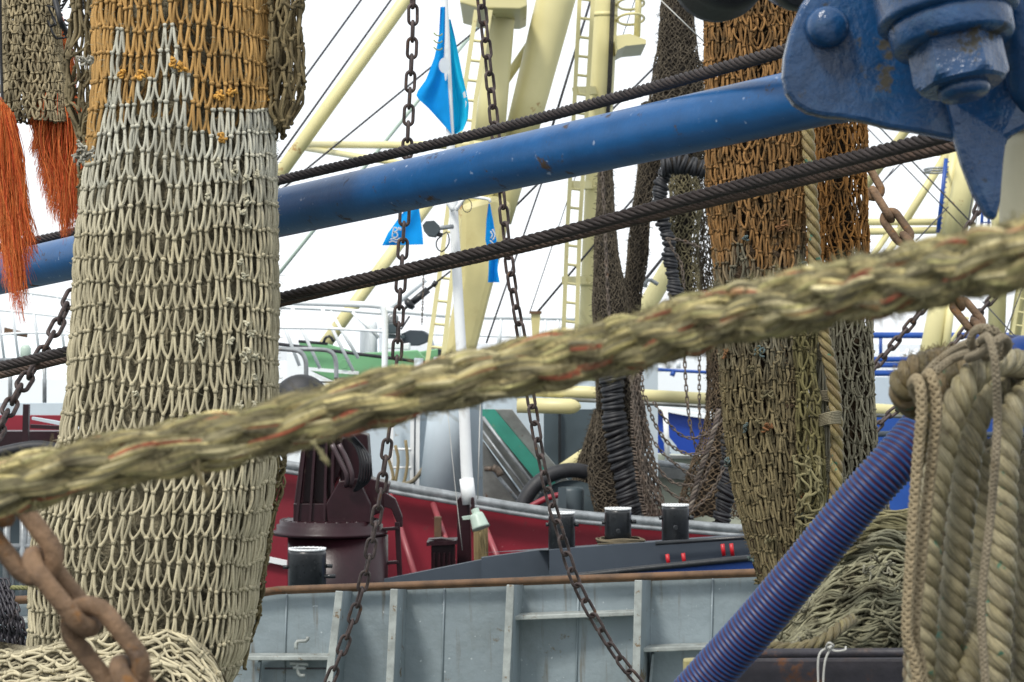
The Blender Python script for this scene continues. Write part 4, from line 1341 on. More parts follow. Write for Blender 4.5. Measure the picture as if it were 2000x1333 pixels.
# ------------------------------------------------------------------ grey bulwark of the next ship
def DG(X): return 9.6 - .4 * X / 1600.0
root = thing('grey_trawler', P(800, 1500, DG(800)), 'light grey steel bulwark with brown rusty top rail and upright stiffeners across the bottom', 'fishing boat')
def railY(X): return 1171 - X * .0365 + (4 if X < 540 else 0) * (1 - abs(X - 500) / 500 if X < 1000 else 0)
b = MB()
xs = np.linspace(-1200, 2600, 56)
g = []
for x_ in xs:
    d = DG(x_) + .16
    g.append([P(x_, railY(x_) + 4, d), P(x_, railY(x_) + 120, d + .01), P(x_, railY(x_) + 420, d + .03), P(x_, 3000, d + .1)])
V = np.array(g).transpose(1, 0, 2)
b.grid(V)
b.grid(V + np.array([0, .05, 0]))
b.build('bulwark_plate', M['grey'], root, smooth=False)
b = MB()
b.tubes(np.array([[P(x_, railY(x_) + 1, DG(x_) + .12) for x_ in np.linspace(-1200, 2600, 110)]]), .0135, 14)
b.tubes(np.array([[P(x_, railY(x_) + 6, DG(x_) + .17) for x_ in np.linspace(-1200, 2600, 110)]]), .012, 10)
b.build('top_rail', M['rustrail'], root)
for xw in (868, 1130, 1392, 560):
    b = MB(); b.tubes(PP([(xw, railY(xw) + 10, DG(xw) + .155), (xw - 3, 1250, DG(xw) + .165), (xw - 6, 1420, DG(xw) + .18)])[None], .0035, 6); b.build('weld_seam', M['grey'], root)
for xt, xb in ((663, 632), (770, 757), (997, 984), (1247, 1240), (1500, 1500), (330, 300)):
    b = MB()
    d = DG(xt)
    e0, e1 = P(xt, railY(xt) + 8, d - .02), P(xb, 1420, d - .06)
    w0, w1 = P(xt + 20, railY(xt) + 8, d + .16), P(xb + 24, 1420, d + .17)
    k = np.array([.010, 0, 0])
    b.add(np.array([e0 - k, e0 + k, e1 + k, e1 - k, w0 - k, w0 + k, w1 + k, w1 - k]), [[0, 3, 2, 1], [4, 5, 6, 7], [1, 2, 6, 5], [0, 4, 7, 3], [0, 1, 5, 4]])
    st = b.build('stiffener', M['grey'], root, smooth=False)
    b = MB(); b.beam(e0, e1, .028, .008)
    b.build('worn_edge', M['greyedge'], st, smooth=False, bevel=.003)
for (xa, ya, xb_, yb_) in ((1004, 1205, 1240, 1196), (1254, 1267, 1400, 1262), (482, 1283, 655, 1283), (20, 1212, 66, 1210)):
    b = MB(); d = DG(xa)
    b.beam(P(xa, ya, d + .09), P(xb_, yb_, d + .09), .016, .10, up=(0, 1, 0))
    build_each(b, 'shelf_bar', M['greyedge'], root, smooth=False, bevel=.003)
for q, (xa, ya) in enumerate(((1275, 1275), (508, 1290))):
    b = MB(); b.beam(P(xa, ya, DG(xa) + .12), P(xa - 14, 1420, DG(xa) + .14), .01, .06)
    b.build('bracket', M['grey'], root, smooth=False)
b = MB()
for c in ([(578, 1268), (580, 1254), (598, 1252), (602, 1244)], [(566, 1296), (602, 1298)], [(580, 1296), (584, 1318), (596, 1320)], [(572, 1304), (598, 1306)]):
    d = DG(580) + .10
    b.tubes(smooth_curve(PP([(x_, y_, d) for x_, y_ in c]), .01)[None], .007, 8)
build_each(b, 'latch', M['greyedge'], root)
b = MB(); b.beam(P(518, 1306, DG(500) + .145), P(650, 1306, DG(650) + .145), .006, .01, up=(0, 1, 0)); b.build('hatch_seam', M['rustbeam'], root, smooth=False)
b = MB(); b.box((0, 7.0, H - 1.75), (14, 5.4, .1))
b.build('deck', M['deck'], root, smooth=False)

# ------------------------------------------------------------------ slate grey foredeck with bollards
D2 = 12.0
root = thing('slate_workboat', P(1200, 1200, D2), 'dark slate foredeck coaming with a blue stripe just beyond the grey bulwark', 'work boat')
b = MB()
b.plate([(940, 1090), (1052, 1075), (1075, 1075), (1075, 1400), (940, 1400)], [D2 + .3] * 5, .05)
b.plate([(1073, 1075), (1180, 1066), (1300, 1058), (1470, 1048), (2600, 1000), (2600, 1400), (1073, 1400)], [D2, D2, D2, D2, D2, D2, D2], .05)
b.add(PP([(1052, 1075, D2 + .3), (1075, 1075, D2), (1640, 1040, D2), (1640, 1030, D2 + .9), (940, 1080, D2 + .9)]), None, [[0, 1, 2, 3, 4]])
b.plate([(750, 1132), (950, 1092), (950, 1400), (750, 1400)], D2 + .4, .05)
build_each(b, 'coaming', M['slate'], root, smooth=False)
b = MB()
b.tubes(np.array([[P(940, 1140, D2 - .3), P(1100, 1129, D2 - .3), P(1250, 1112, D2 - .3), P(1400, 1097, D2 - .3), P(1640, 1074, D2 - .3)]]), .016, 10)
b.tubes(np.array([[P(1280, 1050 + 12, D2 - .05), P(1640, 1038, D2 - .05)]]), .010, 8)
b.build('black_rim', M['black'], root)
b = MB(); b.plate([(1230, 1121), (1470, 1096), (1640, 1080), (1640, 1400), (1230, 1400)], D2 - .28, .02)
b.build('blue_stripe', M['bluetrim'], root, smooth=False)
for (x_, ya, yb) in ((1305, 1083, 1104), (1336, 1081, 1102), (1413, 1063, 1086), (1430, 1062, 1086)):
    b = MB(); b.rod(P(x_ - 2, ya, D2 - .10), P(x_ + 1, yb, D2 - .10), px(4, D2), 10)
    tag(b.build('red_pin', M['redpin'], root))

def bollard(x_, yt, yb, rpx, d, label, pins):
    root = thing('bollard', P(x_, yb, d), label, 'bollard', 'black bollards on the slate and maroon decks')
    r = px(rpx, d)
    b = MB()
    c = P(x_, yt + 3, d)
    h = px(yb + 40 - yt, d)
    b.lathe(c, (0, 0, -1), [(r * .9, .0), (r * .99, .004), (r, .015), (r, h)], 36)
    build_each(b, 'post', M['black'], root)
    b = MB()
    th = np.linspace(0, 2 * math.pi, 30, endpoint=False)
    b.tubes((c + [0, 0, .004] + r * .95 * np.stack([np.cos(th), np.sin(th), 0 * th], 1))[None], .0045, 6, closed=True)
    for k in range(24):
        b.lathe(c + [r * .95 * math.cos(k / 24 * 6.283), r * .95 * math.sin(k / 24 * 6.283), .007], (0, 0, 1), [(.005, 0), (.004, .003)], 6)
    b.build('welded_rim', M['white'], root)
    for (sx, dy, L, dd) in pins:
        b = MB()
        p0 = P(x_ + sx * rpx * .9, yt + dy, d - dd)
        b.rod(p0, p0 + np.array([sx * px(L, d), 0, 0]) if sx else p0 + np.array([0, -.05, 0]), px(4, d), 10)
        b.build('pin', M['black'], root)
bollard(600, 1072, 1150, 37, 10.6, 'black bollard with a silvery rim in front of the maroon crane base', [(-1, 36, 14, 0), (1, 34, 16, 0), (1, 54, 22, .05)])
bollard(1097, 1001, 1070, 26, 12.2, 'leftmost of the three black bollards on the slate foredeck, crossed by a chain', [(-1, 24, 8, 0), (1, 24, 10, 0)])
bollard(1207, 993, 1062, 26, 12.2, 'middle of the three black bollards on the slate foredeck', [(-1, 28, 8, 0), (1, 26, 12, 0), (0, 44, 6, .15)])
bollard(1319, 986, 1060, 26.5, 12.2, 'rightmost of the three black bollards, nearest the ribbed hose', [(-1, 26, 8, 0), (1, 26, 12, 0), (0, 44, 6, .15)])
b = MB()
for k in range(7):
    th = np.linspace(0, 2 * math.pi, 40, endpoint=False)
    c = P(1212, 1062 - k * 1.5, 12.2)
    b.tubes((c + np.stack([(.085 + .012 * k % .02) * np.cos(th) * (1.0 + .1 * (k % 2)), .085 * np.sin(th), .004 * np.sin(3 * th + k)], 1))[None], .005, 5, (.18, .15, .10), closed=True)
tag(b.build('rope_turns', M['cord']), 'thin brown rope wound round the foot of the middle bollard', 'rope')

# ------------------------------------------------------------------ red trawler with its pale deckhouse
D3 = 14.5
root = thing('red_trawler', P(1000, 1300, D3), 'crimson bulwark with galvanised top rail and a pale grey deckhouse behind it', 'fishing boat')
b = MB()
b.plate([(180, 850), (560, 912), (755, 948), (1000, 992), (1200, 1016), (1450, 1040), (3200, 1180), (3200, 1500), (180, 1500)], [D3 + .1] * 9, .08)
build_each(b, 'bulwark', M['red'], root, smooth=False)
b = MB()
rl = [(180, 836), (490, 896), (640, 922), (760, 947), (880, 968), (1000, 989), (1120, 1005), (1300, 1021), (1450, 1034), (1700, 1052), (3200, 1170)]
b.tubes(smooth_curve(PP([(x_, y_, D3) for x_, y_ in rl]), .2)[None], .026, 14)
b.tubes(smooth_curve(PP([(x_, y_ + 13, D3 - .01) for x_, y_ in rl]), .2)[None], .014, 10)
b.build('top_rail', M['galv'], root)
for (xa, ya, xb_, yb_) in ((762, 968, 822, 1112), (846, 985, 886, 1070), (935, 1000, 980, 1082)):
    b = MB(); b.rod(P(xa, ya, D3 - .02), P(xb_, yb_ + 40 * (yb_ - ya) / 120, D3 - .45), .017, 12)
    b.build('brace', paint('red_brace_paint', (.26, .05, .06), rough=.4, rust=.2) if 'rb' not in M else M['rb'], root)
    M['rb'] = bpy.data.materials['red_brace_paint']
b = MB(); b.plate([(495, 1082), (560, 1096), (560, 1106), (495, 1093)], D3 - .3, .04)
b.build('white_ledge', M['white'], root, smooth=False)
b = MB(); b.plate([(495, 1093), (562, 1106), (562, 1400), (495, 1400)], D3 - .26, .04)
b.build('lower_panel', M['red'], root, smooth=False)
b = MB(); b.plate([(848, 1010), (862, 1010), (862, 1050), (848, 1050)], D3 - .3, .06); b.build('bracket', M['rustrail'], root, smooth=False, bevel=.004)
# deckhouse wall and fittings
D4 = 17.3
b = MB()
b.plate([(700, 745), (870, 745), (870, 1100), (700, 1100)], D4, .1)
b.plate([(868, 745), (943, 745), (943, 1100), (868, 1100)], D4 - .5, .1)
b.plate([(1000, 780), (1062, 780), (1062, 1000), (1000, 1000)], D4 - .1, .1)
b.plate([(870, 745), (1260, 745), (1260, 1100), (870, 1100)], D4 + 1.2, .1)
b.plate([(1245, 700), (1285, 700), (1285, 1010), (1245, 1010)], D4 - .3, .3)
build_each(b, 'deckhouse_wall', M['palewall'], root, smooth=False)
b = MB()
b.plate([(1046, 800), (1165, 800), (1165, 1000), (1046, 1000)], D4 + .9, .05)
b.build('dark_recess', M['darkgrey'], root, smooth=False)
b = MB(); b.beam(P(1093, 800, D4 + .86), P(1093, 1000, D4 + .86), .02, .03); b.build('recess_seam', M['black'], root, smooth=False)
b = MB(); b.rod(P(882, 700, D4 - .75), P(862, 985, D4 - .75), px(33, D4), 32, r2=px(44, D4)); b.rod(P(818, 700, D4 - .05), P(806, 960, D4 - .05), .03, 12)
build_each(b, 'mast_foot', M['palewall'], root)
b = MB()
for x_ in (806, 817): b.beam(P(x_, 760, D4 - .1), P(x_ - 2, 960, D4 - .1), .026, .04)
for y_ in (878, 914, 945): b.rod(P(765, y_, D4 - .12), P(802, y_, D4 - .12), .009, 8)
b.beam(P(766, 800, D4 - .12), P(764, 960, D4 - .12), .02, .02)
b.build('wall_ladder', M['white'], root, smooth=False)
b = MB()
for c in ([(792, 860), (796, 900), (790, 940), (782, 950)], [(772, 870), (778, 900), (772, 945)], [(757, 890), (768, 930), (764, 945)]):
    b.tubes(smooth_curve(PP([(x_, y_, D4 - .2) for x_, y_ in c]), .04)[None], .012, 6, (.30, .24, .13))
b.tubes(smooth_curve(PP([(894, 812, D4 - .6), (850, 880, D4 - .6), (812, 935, D4 - .6), (790, 946, D4 - .5)]), .04)[None], .016, 6, (.24, .21, .15))
build_each(b, 'hanging_line', M['cord'], root)

# sorting conveyor
root = thing('sorting_conveyor', P(1050, 980, D4 - 1.0), 'steel chute with a green belt sloping down to the right behind the red bulwark', 'conveyor')
dC = D4 - 1.0
b = MB()
b.plate([(943, 812), (960, 812), (1098, 1000), (1048, 1000), (943, 858)], dC, .25); b.plate([(943, 862), (1042, 1000), (943, 1000)], dC + .1, .1)
build_each(b, 'side_panel', M['steel'], root, smooth=False, bevel=.004)
b = MB(); b.plate([(942, 800), (966, 800), (1095, 955), (1112, 990), (1090, 990), (942, 812)], dC - .06, .05)
b.build('belt', M['belt'], root, smooth=False)
b = MB(); b.plate([(966, 800), (1000, 800), (1060, 880), (1120, 950), (1098, 958)], dC - .02, .08); b.build('top_guard', M['steel'], root, smooth=False, bevel=.004)
b = MB()
b.beam(P(943, 815, dC - .1), P(1070, 985, dC - .1), .02, .03); b.beam(P(943, 842, dC - .1), P(1048, 985, dC - .1), .012, .03)
b.rod(P(962, 918, dC - .15), P(1018, 985, dC - .15), .012, 10)
b.build('edge_bar', M['galv'], root)
b = MB()
b.rod(P(946, 916, dC - .18), P(966, 916, dC - .18), .018, 10)
b.tubes(smooth_curve(PP([(962, 914, dC - .2), (972, 918, dC - .2), (978, 930, dC - .2)]), .02)[None], .024, 8)
b.build('valve', M['finechain'], root)

root = thing('tyre_fender', P(1060, 990, 15.2), 'black tyre half hidden behind the red bulwark near the conveyor foot', 'tyre')
b = MB(); th = np.linspace(0, 2 * math.pi, 48, endpoint=False)
b.tubes((P(1116, 1020, 15.3) + np.stack([.31 * np.cos(th), .08 * np.cos(th), .31 * np.sin(th)], 1))[None], .045, 14, closed=True)
b.build('tread', M['rubber'], root)
b = MB()
b.lathe(P(1116, 1020, 15.3), (0, -1, 0), [(.25, -.03), (.25, .0), (.06, .01)], 30)
b.build('hub', M['darkgrey'], root)
b = MB(); b.tubes(smooth_curve(PP([(1020, 1000, 15.0), (1045, 985, 15), (1072, 972, 15), (1100, 966, 15)]), .05)[None], .018, 8)
tag(b.build('red_hose', M['red']), 'thin crimson hose arching over the tyre', 'hose')
b = MB()
b.lathe(P(1116, 952, 15.1), (0, 0, -1), [(px(22, 15), 0), (px(25, 15), .02), (px(25, 15), .4)], 24)
b.add(PP([(1090, 952, 14.95), (1106, 952, 14.95), (1106, 1000, 14.95), (1090, 1000, 14.95)]), [[0, 1, 2, 3]])
tag(b.build('dark_drum', M['darkgrey']), 'dark drum behind the red bulwark beside the tyre', 'drum')

# cream pipes
root = thing('cream_rail_pipe', P(1400, 790, 15.95), 'long level cream tube running behind the rust coloured net', 'pipe')
b = MB(); b.rod(P(1040, 762, 15.95), P(1412, 782, 15.95), px(13, 15.95), 24, n=4)
b.rod(P(1412, 782, 15.95), P(1800, 806, 15.95), px(12, 15.95), 24, n=3)
b.build('tube', M['cream'], root)
b = MB(); b.rod(P(1100, 780, 15.9), P(1800, 816, 15.9), px(4, 15.95), 12, n=3)
b.build('underside_channel', M['steel'], root)
root = thing('cream_fender_post', P(1090, 795, 13.4), 'short round ended cream cylinder under the level cream tube', 'post')
b = MB(); b.lathe(P(1010, 792, 15.9), (1, -.05, -.02), [(px(15, 15.9), 0), (px(15, 15.9), px(105, 15.9)), (px(13, 15.9), px(113, 15.9)), (px(8, 15.9), px(121, 15.9)), (px(2, 15.9), px(125, 15.9))], 24)
b.build('cylinder', M['cream'], root)
root = thing('cream_short_boom', P(1120, 900, 15.7), 'short cream boom sloping down left to a grey clamp above the tyre', 'boom')
b = MB(); b.rod(P(1093, 922, 15.7), P(1200, 850, 15.75), px(13, 15.7), 20); b.build('tube', M['cream'], root)
b = MB(); b.rod(P(1078, 932, 15.7), P(1096, 920, 15.7), px(14, 15.7), 20); b.build('clamp', M['galv'], root)

# ------------------------------------------------------------------ maroon crane base
DK = 12.6
root = thing('deck_crane', P(660, 1200, DK), 'dark maroon crane pedestal with bolted flange and tapering column left of the chain', 'deck crane')
q = px(1, DK)
b = MB(); b.lathe(P(660, 1046, DK), (0, 0, -1), [(q * 98, 0), (q * 98, .6)], 48); b.build('pedestal', M['maroon'], root)
b = MB()
b.lathe(P(644, 1044, DK), (0, 0, 1), [(q * 112, 0), (q * 113, .008), (q * 113, .016), (q * 104, .022), (q * 104, .048), (q * 98, .052), (q * 98, .07), (q * 88, .074)], 56)
b.build('flange', M['maroon'], root)
b = MB()
for k in range(28):
    a = k / 28 * 2 * math.pi
    b.lathe(P(644, 1024, DK) + [q * 92 * math.cos(a), q * 92 * math.sin(a), .006], (0, 0, 1), [(.012, 0), (.012, .018), (.006, .02)], 6)
b.build('bolt_ring', M['maroon'], root)
b = MB()
b.plate([(572, 1022), (574, 985), (588, 880), (600, 835), (665, 835), (672, 900), (640, 985), (660, 1022)], DK - .05, .3)
b.plate([(640, 1022), (636, 985), (662, 940), (700, 935), (724, 985), (724, 1022)], DK - .16, .06)
b.plate([(665, 860), (700, 845), (718, 850), (724, 935), (760, 945), (748, 1000), (722, 1010), (690, 960), (664, 950)], DK + .02, .2)
build_each(b, 'column', M['maroon'], root, smooth=False, bevel=.006)
b = MB()
for xa, xb_ in ((600, 580), (618, 606), (640, 634), (652, 648)):
    b.beam(P(xa, 835, DK - .10), P(xb_, 1020, DK - .12), .012, .08)
build_each(b, 'rib', M['maroon'], root, smooth=False)
b = MB(); b.plate([(573, 984), (640, 984), (640, 1020), (573, 1020)], DK - .14, .05); b.build('foot_plate', M['maroon'], root, smooth=False, bevel=.004)
b = MB()
for k in range(5):
    c = [(672 + 4 * k, 850, DK - .2 - .02 * k), (694 + 5 * k, 872 + 2 * k, DK - .22), (704 + 5 * k, 905, DK - .22 - .02 * k), (700 + 5 * k, 940, DK - .2), (690, 962, DK - .15)]
    b.tubes(smooth_curve(PP(c), .03)[None], .0055, 8)
b.build('hydraulic_hose', M['rubber'], root)
b = MB()
for k in range(2):
    b.tubes(smooth_curve(PP([(648 + 14 * k, 868, DK - .25), (664 + 14 * k, 900, DK - .25), (678 + 10 * k, 930, DK - .25), (676 + 8 * k, 950, DK - .2)]), .03)[None], .012, 8)
build_each(b, 'bare_pipe', paint('maroon_pipe', (.07, .045, .05), rough=.3), root)
b = MB()
b.plate([(748, 960), (772, 975), (786, 1010), (786, 1030), (778, 1030), (764, 995), (748, 990)], DK, .05)
b.beam(P(776, 1020, DK), P(782, 1150, DK), .025, .03)
for y_, x0_ in ((1032, 730), (1098, 735)): b.beam(P(x0_, y_ + 4, DK - .02), P(778, y_, DK - .02), .016, .03, up=(0, 1, 0))
b.build('side_ladder', M['maroon'], root, smooth=False, bevel=.003)
root = thing('maroon_winch_box', P(864, 1140, 13.0), 'small maroon box with flat lid beside the white pole', 'winch box')
b = MB(); b.plate([(842, 1066), (888, 1062), (888, 1160), (842, 1160)], 13.0, .16)
b.build('body', M['maroon'], root, smooth=False, bevel=.004)
b = MB(); b.plate([(833, 1060), (892, 1056), (892, 1064), (833, 1067)], 12.96, .22); b.build('lid', M['maroon'], root, smooth=False)
b = MB()
for x_ in (848, 858, 868, 878): b.beam(P(x_, 1080, 12.99), P(x_ + U(-2, 2), 1140, 12.99), .008, .02)
build_each(b, 'rib', M['maroon'], root, smooth=False)
b = MB(); b.plate([(836, 1054), (862, 1052), (888, 1056), (868, 1060)], 12.98, .1); b.build('cover', M['maroon'], root, smooth=False)

# white flag pole on a maroon post, with lamp and rope hank
DP = 13.2
root = thing('flag_pole', P(908, 1140, DP), 'slim white pole carrying the blue flag, rising from a maroon post behind the grey bulwark', 'pole')
b = MB(); b.tubes(smooth_curve(PP([(919, 985, DP), (912, 930, DP), (905, 760, DP), (896, 600, DP), (884, 370, DP), (875, 160, DP), (866, -60, DP)]), .1)[None],
                  np.linspace(px(12, DP), px(6.5, DP), len(smooth_curve(PP([(919, 985, DP), (912, 930, DP), (905, 760, DP), (896, 600, DP), (884, 370, DP), (875, 160, DP), (866, -60, DP)]), .1)))[None], 18)
b.rod(P(911, 935, DP), P(917, 985, DP), px(14, DP), 18)
b.build('white_tube', M['white'], root)
b = MB()
b.plate([(893, 990), (893, 976), (899, 970), (910, 970), (917, 976), (918, 990), (922, 1160), (892, 1160)], DP + .05, .14)
b.plate([(920, 972), (926, 972), (928, 1000), (920, 1004)], DP - .08, .05)
build_each(b, 'maroon_post', M['maroon'], root, smooth=False, bevel=.006)
b = MB()
b.tubes(smooth_curve(PP([(884, 392, DP - .1), (905, 385, DP - .1), (930, 386, DP - .1), (956, 390, DP - .1), (957, 396, DP - .1)]), .02)[None], .008, 8)
b.tubes(smooth_curve(PP([(873, 392, DP - .06), (880, 404, DP - .06), (886, 412, DP - .06)]), .02)[None], .012, 8)
b.tubes(smooth_curve(PP([(905, 390, DP - .06), (896, 402, DP - .06), (890, 412, DP - .06)]), .02)[None], .010, 8)
build_each(b, 'flag_arm', M['white'], root)
b = MB(); th = np.linspace(0, 2 * math.pi, 24, endpoint=False)
b.tubes((P(912, 402, DP - .1) + np.stack([px(9, DP) * np.cos(th), .01 * np.cos(th), px(13, DP) * np.sin(th)], 1))[None], .0022, 5, closed=True)
b.build('wire_loop', M['black'], root)
root = thing('pole_floodlight', P(860, 448, DP - .12), 'grey angular floodlight clamped on the white pole below the boom', 'floodlight')
b = MB()
b.plate([(825, 440), (832, 432), (848, 431), (858, 441), (859, 452), (850, 463), (836, 461), (828, 452)], DP - .22, .12)
b.build('housing', M['darkgrey'], root, smooth=False, bevel=.003)
b = MB(); b.plate([(850, 452), (866, 456), (862, 463), (848, 460)], DP - .2, .08); b.build('ballast_box', M['black'], root, smooth=False, bevel=.004)
b = MB(); b.rod(P(856, 446, DP - .14), P(884, 443, DP - .08), .012, 10); b.build('bracket', M['galv'], root)
b = MB(); b.tubes(smooth_curve(PP([(866, 458, DP - .15), (874, 454, DP - .15), (877, 475, DP - .15), (864, 492, DP - .15), (853, 484, DP - .15), (853, 470, DP - .15), (862, 462, DP - .15)]), .02)[None], .004, 6)
b.build('cable_loop', M['black'], root)
root = thing('bell_lamp', P(934, 1020, DP - .2), 'mint green bell shaped lamp at the foot of the white pole', 'lamp')
ax2 = (.35, -.25, -1)
b = MB(); b.lathe(P(930, 1004, DP - .2), ax2, [(px(3, DP), -px(2, DP)), (px(12, DP), 0), (px(14, DP), px(6, DP)), (px(17, DP), px(26, DP)), (px(18, DP), px(30, DP)), (px(15, DP), px(29, DP))], 32)
b.build('lamp_shade', M['lamp'], root)
b = MB(); b.lathe(P(930, 1004, DP - .2), ax2, [(px(15, DP), px(26, DP)), (px(12, DP), px(27.5, DP)), (px(2, DP), px(28, DP))], 24); b.build('lens', M['glass'], root)
b = MB(); b.plate([(902, 1010), (930, 1006), (930, 1014), (904, 1016)], DP - .18, .04); b.lathe(P(929, 1000, DP - .2), ax2, [(px(8, DP), -.015), (px(8, DP), .02)], 16); b.build('bracket', M['lamp'], root, smooth=False)
b = MB()
arr = []
for k in range(16):
    x_ = 927 + k * 1.6
    arr.append(smooth_curve(PP([(934 + U(-3, 3), 1004, DP + .02), (x_, 1030, DP), (x_ + U(-1, 1), 1080, DP), (x_ + 1 + U(-1, 1), 1120, DP), (x_ + U(-1, 1), 1160, DP)]), .4)[:2] if False else PP([(936 + (k - 8) * .6, 1000 + abs(k - 8), DP + .02), (x_, 1030, DP), (x_ + U(-1, 1), 1080, DP), (x_ + 1 + U(-1, 1), 1120, DP), (x_ + U(-1, 1), 1165, DP)]))
b.tubes(np.array(arr), .006, 6, np.array([np.array([.26, .20, .10]) * U(.7, 1.2) for _ in arr]))
b.tubes(smooth_curve(PP([(930, 1006, DP - .05), (940, 1030, DP - .06), (948, 1080, DP - .06), (950, 1105, DP - .06), (944, 1090, DP - .06), (938, 1040, DP - .06)]), .03)[None], .006, 6, (.28, .22, .11))
tag(b.build('rope_hank', M['cord']), 'hank of brown rope hanging on the maroon post under the mint lamp', 'rope')

# ------------------------------------------------------------------ flags
def flag(name, tabf, D, label, waves, holder=None, shift=0.0, n=40, m=18):
    ys = np.linspace(tabf[0][0], tabf[-1][0], n)
    xl = np.interp(ys, [t[0] for t in tabf], [t[1] for t in tabf]); xr = np.interp(ys, [t[0] for t in tabf], [t[2] for t in tabf])
    yl = np.interp(ys, [t[0] for t in tabf], [t[3] for t in tabf])
    w = np.linspace(0, 1, m)
    V = np.zeros((n, m, 3))
    for i in range(n):
        for j in range(m):
            X = xl[i] + (xr[i] - xl[i]) * w[j]
            Y = ys[i] + yl[i] * (1 - w[j])
            d = D + waves * math.sin(w[j] * 7 + i * .12) * (.4 + .6 * i / n) * (1 - w[j] * .6)
            V[i, j] = P(X, Y, d)
    b = MB(); b.grid(V); b.grid(V + [0, .003, 0])
    return b
root = thing('blue_flag', P(870, 140, DP), 'large blue flag folded round the top of the white pole, with white and yellow marks', 'flag')
flag('f', [(14, 860, 870, 0), (70, 857, 872, 4), (110, 848, 873, 4), (150, 832, 874, 6), (188, 816, 876, -10), (215, 813, 878, -28), (245, 820, 880, -48), (262, 832, 882, -56)], DP - .02, '', .035).build('left_fold', M['flag'], root)
flag('f', [(38, 880, 876, 0), (70, 888, 876, 0), (110, 896, 877, 0), (150, 904, 878, 0), (180, 911, 880, 0), (205, 916, 880, 0), (228, 914, 881, 4), (250, 905, 882, 4), (262, 888, 883, 2)], DP + .05, '', .05).build('right_fold', M['flagsunlit'], root)
b = MB()
th = np.linspace(0, 2 * math.pi, 24, endpoint=False)
c = P(868, 128, DP - .075)
b.add(np.vstack([c + np.stack([px(11, DP) * np.cos(th), 0 * th, px(15, DP) * np.sin(th)], 1), c + [0, .004, 0] + np.stack([px(11, DP) * np.cos(th), 0 * th, px(15, DP) * np.sin(th)], 1)]),
      [[k, (k + 1) % 24, 24 + (k + 1) % 24, 24 + k] for k in range(24)], [list(range(23, -1, -1))])
b.plate([(904, 182), (908, 178), (911, 190), (906, 192)], DP - .03, .004); b.plate([(909, 196), (912, 200), (909, 212)], DP - .03, .004)
build_each(b, 'white_mark', M['flagwhite'], root, smooth=False)
b = MB()
for y_ in (66, 80, 94):
    b.tubes(smooth_curve(PP([(847, y_ - 2, DP - .07), (852, y_ + 3, DP - .07), (860, y_ + 4, DP - .07), (864, y_, DP - .07)]), .01)[None], .0035, 5)
build_each(b, 'yellow_mark', M['flagyellow'], root)
root = thing('blue_pennant', P(790, 440, DP + 2), 'blue pennant with white lettering hanging under the boom, left of the floodlight', 'flag')
flag('f', [(404, 796, 818, 0), (430, 776, 822, 0), (455, 758, 825, 0), (478, 746, 827, 2)], DP + 2, '', .02).build('cloth', M['flag'], root)
b = MB()
dd = DP + 1.93
for c in ([(769, 445), (766, 462), (768, 464)], [(768, 445), (775, 446), (776, 451), (768, 454)], [(768, 454), (776, 456), (775, 464), (767, 464)],
          [(779, 444), (779, 450)], [(783, 445), (781, 450), (784, 450)],
          [(762, 469), (768, 466), (774, 469), (781, 466), (788, 469)], [(760, 474), (767, 471), (774, 474), (781, 471), (788, 474)]):
    b.tubes(smooth_curve(PP([(x_, y_, dd) for x_, y_ in c]), .01)[None], .0042, 5)
b.build('white_lettering', M['flagwhite'], root)
root = thing('blue_pennant', P(958, 480, DP + .3), 'narrow folded blue pennant hanging right of the white pole in front of the cream mast', 'flag')
flag('f', [(398, 954, 957, 0), (430, 950, 963, 0), (470, 948, 970, 0), (500, 955, 974, 0), (530, 954, 972, 0), (552, 953, 976, 0)], DP + .3, '', .03, m=10).build('cloth', M['flag'], root)
b = MB()
for c in ([(958, 452), (962, 460), (958, 466)], [(962, 448), (967, 460), (962, 470)], [(957, 470), (965, 478)]):
    b.tubes(smooth_curve(PP([(x_, y_, DP + .24) for x_, y_ in c]), .01)[None], .004, 5)
b.build('white_lettering', M['flagwhite'], root)

# ------------------------------------------------------------------ cream masts and booms (beyond)
DM = 19.0
def ladder(mb, pl, pr, y0_, y1_, n_, d, r=.016, rr_=.012):
    """two rails given as [(x,y)..] and n rungs"""
    for l in (pl, pr):
        pts = PP([(x_, y_, d) for x_, y_ in l])
        for a, c in zip(pts[:-1], pts[1:]): mb.beam(a, c, r * 2, r * 1.4)
    for k in range(n_):
        Y = y0_ + (y1_ - y0_) * (k + .5) / n_
        xl = np.interp(Y, [p_[1] for p_ in pl], [p_[0] for p_ in pl]); xr = np.interp(Y, [p_[1] for p_ in pr], [p_[0] for p_ in pr])
        mb.rod(P(xl, Y, d), P(xr, Y + 3, d), rr_, 6)
root = thing('cream_mast', P(905, 900, DM), 'leaning pair of cream gantry legs joined low down, with rust streaks, behind the white pole', 'mast')
b = MB()
b.rod(P(990, -80, DM), P(955, 280, DM), px(25, DM), 36, r2=px(30, DM), n=5)
b.rod(P(955, 280, DM), P(925, 430, DM), px(30, DM), 36, r2=px(27, DM), n=3)
b.rod(P(1106, -80, DM + .2), P(1013, 280, DM + .2), px(40, DM), 40, r2=px(32, DM), n=5)
b.rod(P(1013, 280, DM + .2), P(970, 430, DM + .15), px(32, DM), 36, r2=px(30, DM), n=3)
b.rod(P(935, 235, DM + .3), P(1060, 50, DM + .4), px(9, DM), 16)
build_each(b, 'leg', M['cream'], root)
b = MB()
b.plate([(898, 400), (968, 380), (1000, 395), (985, 470), (955, 580), (935, 660), (918, 720), (865, 700), (880, 620), (896, 540)], DM - .3, .4)
b.build('rusted_foot', M['creamrust'], root, smooth=False, bevel=.05)
